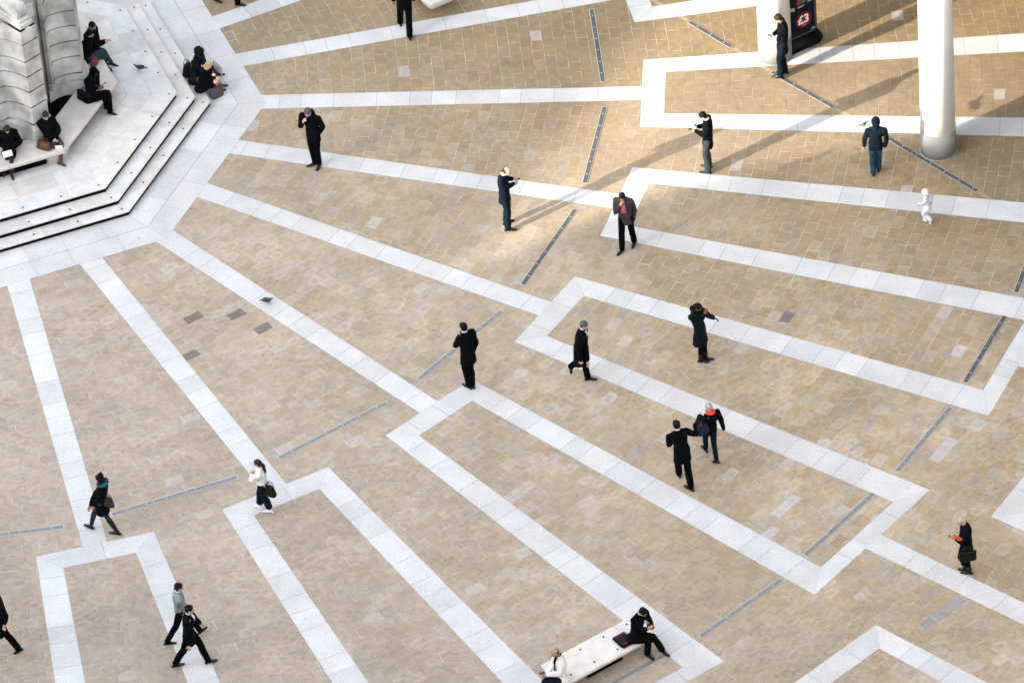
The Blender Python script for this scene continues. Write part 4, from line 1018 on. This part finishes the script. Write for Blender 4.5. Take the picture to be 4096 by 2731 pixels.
J = person('man in a black suit and open white shirt striding right', 1.78, (1, -.03), [(833, 2640, 868, 2630, .10, .09), (700, 2654, 736, 2653)], (758, 2421),
  hands=((800, 2490, .98), (754, 2578, .78)), elbows=((782, 2478, 1.15), (745, 2532, 1.02)), nod=10, hair='short', hm=HB, top=K_BLK, hem=.15, flare=1.15, collar=K_WHT, shirt=(K_WHT, .050, .010, .32), bulk=1.15, legr=(.058, .045, .040))
J = person('person in a dark coat half cut off by the left edge', 1.78, (-1, .1), [(-70, 2602, -104, 2606), (75, 2594, 48, 2609, .11, .03)], (-26, 2370),
  hands=((-40, 2500, .9), (18, 2493, .98)), elbows=(None, (22, 2465, 1.15)), nod=10, hair='short', hm=HB, top=K_BLK, hem=.22, flare=1.15, legr=SUIT['legr'], bulk=1.05)
J = person('person in black walking away at the top edge, only legs in view', 1.80, (0, -1), [(1601, 90, 1596, 72), (1639, 146, 1637, 128)], (1622, -85),
  hands=((1574, 2, .95), (1655, 2, .95)), elbows=((1578, -25, 1.2), (1650, -30, 1.2)), nod=8, hair='short', hm=HB, top=K_BLK, hem=.12, low=K_TRS, legr=(.058, .047, .043), bulk=1.05)
bm = NB(); oc_ = P(1575, -2, .90); oc = empty('paper_bag', oc_, 'orange bag in the left hand of the person at the top edge', 'bag'); loft(bm, [(oc_-UP*.05, V((1, 0, 0)), V((0, 1, 0)), .05, .04), (oc_+UP*.09, V((1, 0, 0)), V((0, 1, 0)), .055, .03)], 12, 4); fuse('body', bm, K_ORG, oc, .01, .01, 1)
J = person('person in black shoes at the top left edge, only feet in view', 1.75, (1, .35), [(952, 12, 984, 22), (862, -6, 876, 6)], (905, -215),
  nod=8, hair='short', hm=HB, top=K_BLK, hem=.12, low=K_TRS, legr=SUIT['legr'])
# ---------------------------------------------------------------- seated
J = person('young man in black sitting on the bench, hands clasped in front', 1.74, (1, .35), [(418, 262, 444, 270, .53, .48), (425, 278, 452, 284, .53, .48)], (369, 91), hz=1.72, seat=True, pel=(352, 205, .95),
  hands=((421, 164, 1.10), (418, 169, 1.10)), elbows=((392, 176, 1.05), (388, 182, 1.02)), knees=((412, 205, .98), (408, 214, .98)), nod=26, hair='short', hm=HB, top=K_BLK, low=K_TRS, legr=SUIT['legr'])
J = person('dark haired woman in a teal skirt sitting on the bench with legs crossed', 1.64, (1, .3), [(446, 252, 470, 258, .55, .50), (428, 272, 450, 278, .52, .48)], (361, 122), hz=1.66, seat=True, pel=(352, 234, .95),
  hands=((395, 205, 1.0), (392, 212, 1.0)), knees=((414, 206, 1.03), (408, 222, .96)), nod=30, hair='long', hm=HB, top=K_BLK, low=K_TSK, legr=(.060, .050, .030), lap=.12)
bag('patterned_bag', 'red and teal flowered bag on the bench beside the woman in a teal skirt', P(378, 262, .885), V((.5, .8, 0)), None, (.26, .13, .20), K_FLOW, taper=.85)
J = person('woman in a black headscarf and coat reading a tablet on the bench', 1.66, (1, .45), [(442, 448, 474, 455, .53, .48), (430, 430, 456, 440, .55, .48)], (377, 276), hz=1.66, seat=True, pel=(362, 392, .95),
  hands=((395, 345, 1.1), (392, 352, 1.1)), knees=((430, 372, 1.0), (412, 385, .96)), nod=38, skin=K_SKD, hair='none', hood='up', top=K_BLK, low=K_TRS, legr=(.062, .055, .042), lap=.7, bulk=1.12)
thing_box('tablet', 'black tablet held by the woman in the black headscarf', 'tablet', P(413, 338, 1.14), V((.8, .4, .3)), V((.2, -.8, .5)), (.20, .14, .012), K_PHONE)
bag('tote_bag', 'black tote bag on the bench beside the woman in the headscarf', P(338, 398, .885), V((.75, -.6, 0)), None, (.38, .18, .24), K_BAGK, taper=1.0)
J = person('woman with a high bun, dark coat and brown boots sitting with a notebook', 1.68, (.55, 1), [(243, 650, 268, 662, .53, .48), (214, 618, 224, 632, .53, .48)], (182, 452), hz=1.69, seat=True, pel=(203, 560, .95),
  hands=((222, 552, 1.05), (214, 556, 1.05)), elbows=((236, 520, 1.15), (180, 530, 1.15)), knees=((246, 570, .98), (222, 584, .94)), nod=22, hair='bun', hm=HBR, top=K_BLK, collar=K_WHT, low=K_JEAN, boots=.95, shoe=K_BOOT, lap=.45, legr=(.048, .030, .018))
thing_box('notebook', 'open cream notebook on the knee of the woman in brown boots', 'notebook', P(221, 578, .98)+V((.1, -.18, 0)), V((1, 0, 0)), V((0, -.35, .9)), (.19, .25, .02), K_PAPER)
bag('leather_bag', 'brown leather bag beside the woman in brown boots', P(178, 592, .885), V((.8, -.5, 0)), None, (.42, .20, .20), K_BAGB, taper=.7)
J = person('woman in black reading a book on the bench at the left edge', 1.66, (.15, 1), [(48, 702, 54, 716, .53, .48), (20, 690, 13, 704, .53, .48)], (27, 506), hz=1.66, seat=True, pel=(36, 612, .95),
  hands=((54, 592, 1.03), (30, 598, 1.02)), elbows=((80, 570, 1.1), (-6, 575, 1.1)), knees=((45, 634, .97), (32, 622, .97)), nod=42, hair='short', hm=HBR, top=K_BLK, tights=K_TIG, low=K_TIG, legr=(.047, .035, .024), boots=.3, lap=.6)
thing_box('open_book', 'open white book read by the woman at the left edge', 'book', P(30, 600, 1.10)+V((0, -.16, 0)), V((1, .2, .1)), V((-.1, .8, .4)), (.24, .16, .02), K_PAPER)
thing_box('carrier_bag', 'white bag with dark pattern at the left edge of the bench', 'bag', P(3, 575, 1.0), V((.3, .9, 0)), V((0, 0, 1)), (.12, .24, .10), K_PAPER, .02)
J = person('woman with big curly black hair in a dark patterned jacket on the lowest step', 1.72, (1, .25), [(866, 292, 910, 297), (850, 318, 880, 322)], (797, 196), hz=1.02, seat=True, pel=(783, 318, .26),
  hands=((852, 268, .55), (838, 290, .42)), elbows=((822, 268, .62), (812, 290, .5)), knees=((842, 276, .42), (838, 298, .40)), nod=24, skin=K_SKM, hair='afro', hm=HB, top=K_DTL, low=K_TAN, bulk=1.1, legr=(.052, .040, .034), lap=.1)
thing_box('folder', 'large pale open folder held by the woman with curly hair', 'folder', P(874, 272, .42), V((.45, -.75, -.1)), V((.1, -.1, 1)), (.36, .28, .015), K_WHT)
thing_box('pen', 'dark pen held upright beside the pale folder', 'pen', P(855, 253, .66), UP, V((1, 0, 0)), (.15, .02, .02), K_PHONE, .004)
bag('backpack', 'small dark backpack with blue tassels behind the woman with curly hair', P(752, 300, .20), V((.5, .8, 0)), None, (.28, .2, .34), K_BAGK, taper=.7)
J = person('blond woman in black sitting on the lowest step with a coffee', 1.66, (1, .3), [(880, 340, 896, 344), (872, 356, 890, 360)], (835, 249), hz=.93, seat=True, pel=(808, 352, .26),
  hands=((856, 312, .45), (850, 322, .42)), elbows=((838, 312, .52), (828, 330, .48)), knees=((874, 316, .46), (866, 326, .46)), nod=34, look=(1, -.2), hair='lowbun', hm=HBL, top=K_BLK, tights=K_SK, low=K_SK, legr=(.050, .038, .028), lap=.75, bulk=1.05)
cpos = P(855, 306, .52); cup = empty('coffee_cup', cpos, 'white takeaway cup held by the blond woman on the step', 'cup')
bm = NB(); cyl(bm, cpos, .030, cpos.z-.05, cpos.z+.04, 18, .040); mesh('cup_body', bm, K_PHONE, cup); bm = NB(); cyl(bm, cpos, .043, cpos.z+.041, cpos.z+.055, 18); mesh('lid', bm, K_CUP, cup)
bag('checked_handbag', 'dark checked tote bag with red lining beside the blond woman', P(868, 386, .012), V((.86, .5, 0)), None, (.34, .17, .30), K_PURP, taper=1.12, straps=K_BAGK)
J = person('man in a black suit sitting on the long bench with legs crossed, head in hand', 1.77, (1, .65), [(2650, 2598, 2682, 2617, .16, .07), (2590, 2612, 2612, 2634)], (2573, 2433), hz=1.27, seat=True, pel=(2540, 2548, .54),
  hands=((2594, 2492, 1.0), (2590, 2512, .88)), elbows=((2606, 2508, .82), (2572, 2520, .78)), knees=((2612, 2545, .64), (2594, 2556, .58)), nod=40, skin=K_SKM, hair='short', hm=HB, top=K_BLK, collar=K_LB, legr=SUIT['legr'], lap=.08)
bcp = P(2494, 2558, .50)
bc_ = empty('laptop_bag', V((bcp.x, bcp.y, .455)), 'black laptop bag with red zips lying on the long bench', 'bag')
t3 = ax(3.5)[1]; u3 = ax(3.5)[0]
thing_box('body', bc_, '', V((bcp.x, bcp.y, .495)), t3, u3, (.34, .42, .075), K_BAGK, .025)
for q in (-.15, .14): thing_box('zip', bc_, '', V((bcp.x, bcp.y, .534))+u3*q, t3, u3, (.20, .014, .006), K_REDZ, .002)
J = person('man in a cream raincoat sitting at the near end of the long bench', 1.72, (-1, .28), [(2168, 2796, 2138, 2804), (2176, 2780, 2146, 2788)], (2216, 2596), hz=1.27, seat=True, pel=(2245, 2708, .54),
  hands=((2188, 2698, .75), (2184, 2690, .76)), elbows=((2238, 2692, .78), (2205, 2668, .82)), knees=((2180, 2722, .58), (2186, 2708, .58)), nod=34, skin=K_SKM, hair='bald', hm=HGR, top=K_CRM, collar=K_BLK, shirt=(K_BLK, .05, .05, .6), low=K_NVY, lap=.05, bulk=1.05, legr=SUIT['legr'])
thing_box('mobile_phone', 'black phone in the hands of the man in the cream raincoat', 'phone', P(2168, 2690, .80), J['f'], J['r'], (.13, .065, .012), K_PHONE)

# ---------------------------------------------------------------- pigeons
K_PG = mat('pigeon_grey', (.06, .085, .10), .7, .6, 30); K_PGD = mat('pigeon_dark', (.02, .03, .038), .6, .4, 30); K_PGW = mat('pigeon_pale', (.45, .47, .48), .7, .5, 25); K_PINK = mat('pigeon_feet', (.35, .09, .08), .6)
def pigeon(label, at, d, walk=True):
    a = V(at); g = P(a.x, a.y, a.z) if False else V(at); f = V((d[0], d[1], 0)).normalized(); r = V((f.y, -f.x, 0)); z0 = g
    e = empty('pigeon', g, label, 'pigeon'); c = g+UP*.105
    bm = NB(); blob(bm, c, (r, f+UP*.25, UP), (.048, .095, .052)); tube(bm, [c+f*.06+UP*.02, c+f*.10+UP*.06], [.034, .024], 10); blob(bm, c+f*.115+UP*.075, (r, f, UP), (.019, .024, .020)); tube(bm, [c+f*.135+UP*.073, c+f*.158+UP*.066], [.006, .003], 6)
    fuse('body', bm, K_PG, e, .007, .004, 1)
    for sg in (-1, 1):
        bm = NB(); blob(bm, c-f*.03+r*sg*.040+UP*.012, (r, (f+UP*.10).normalized(), UP), (.014, .105, .036)); fuse('wing', bm, K_PGD, e, .007, .004, 1)
        bm = NB(); tube(bm, [c-UP*.04+r*sg*.02+f*.01, g+UP*.012+r*sg*.022+f*.015], [.007, .005], 6)
        for tt in (-.4, 0, .4): tube(bm, [g+UP*.012+r*sg*.022+f*.015, g+UP*.010+r*sg*.022+f*.045+r*tt*.04], [.004, .003], 5)
        mesh('leg', bm, K_PINK, e, smooth=True)
    bm = NB(); tube(bm, [c-f*.08, c-f*.17-UP*.015], [.026, .030], 10, .3); fuse('tail', bm, K_PGD, e, .007, .004, 1)
    return e
pigeon('dark pigeon facing left on the pale platform flags', P(559, 283, .452), V((-1, .15)))
pigeon('grey pigeon facing right on a granite band', P(1072, 1214, .010), V((1, -.3)))
fc = P(3473, 508, .9); e = empty('pigeon', V((fc.x, fc.y, .9)), 'pale flying pigeon with spread wings beside the hooded man', 'pigeon')
fd = (P(3492, 500, .9)-P(3466, 512, .9)); fd = (P(3478, 520, .9)-P(3462, 498, .9)).normalized(); fr_ = V((fd.y, -fd.x, 0)).normalized()
bm = NB(); blob(bm, fc, (fr_, fd, UP), (.05, .10, .05)); tube(bm, [fc+fd*.07, fc+fd*.13-UP*.01], [.035, .022], 10); fuse('body', bm, K_PGW, e, .007, .004, 1)
bm = NB(); blob(bm, fc+fd*.15, (fr_, fd, UP), (.022, .028, .022)); tube(bm, [fc+fd*.17, fc+fd*.195], [.006, .003], 6); fuse('head', bm, K_PGD, e, .007, 0, 1)
for pts, wd in (([(3462, 506), (3446, 505), (3413, 510)], .055), ([(3470, 500), (3480, 488), (3486, 464)], .055)):
    q = [P(x, y, .9+.02*i) for i, (x, y) in enumerate(pts)]; bm = NB(); tube(bm, q, [wd, wd*.8, .012], 10, .16); fuse('wing', bm, K_PGW, e, .006, .003, 1)
    q2 = [p-fd*.045 for p in q]; bm = NB(); tube(bm, q2[:2]+[q[2]], [.035, .03, .008], 8, .15); fuse('wing_tip_feathers', bm, K_PGD, e, .006, .003, 1)
bm = NB(); q = [fc-fd*.07]; 
for sg in (-.5, 0, .5): tube(bm, [fc-fd*.07, fc-fd*.19+fr_*sg*.12], [.018, .026], 8, .2)
fuse('tail', bm, K_PGD, e, .006, .003, 1)
flush()

for nm, lb, x0, x1, y0, y1, hh in (('unseen_building', 'stone building closing the far side of the square', -45, 45, 46, 62, 22), 
                             ('unseen_building', 'stone building closing the right side of the square', 25, 40, -46, -12, 32), ('unseen_low_block', 'low stone building below the bottom edge of the photo', -18, 38, -62, -46, 15)):
    block(nm, [V((x0, y0, 0)), V((x1, y0, 0)), V((x1, y1, 0)), V((x0, y1, 0))], hh, lb)

bm = NB(); w0, w1 = a_+nn*13, b_+nn*13; prism(bm, [w0, w1, w1+nn*.6, w0+nn*.6], 0, 6.19)
tag(mesh('arcade_wall', bm, M_SOFF, None, base=V((w0.x, w0.y, 0))), 'back wall of the arcade behind the round white columns', 'wall')
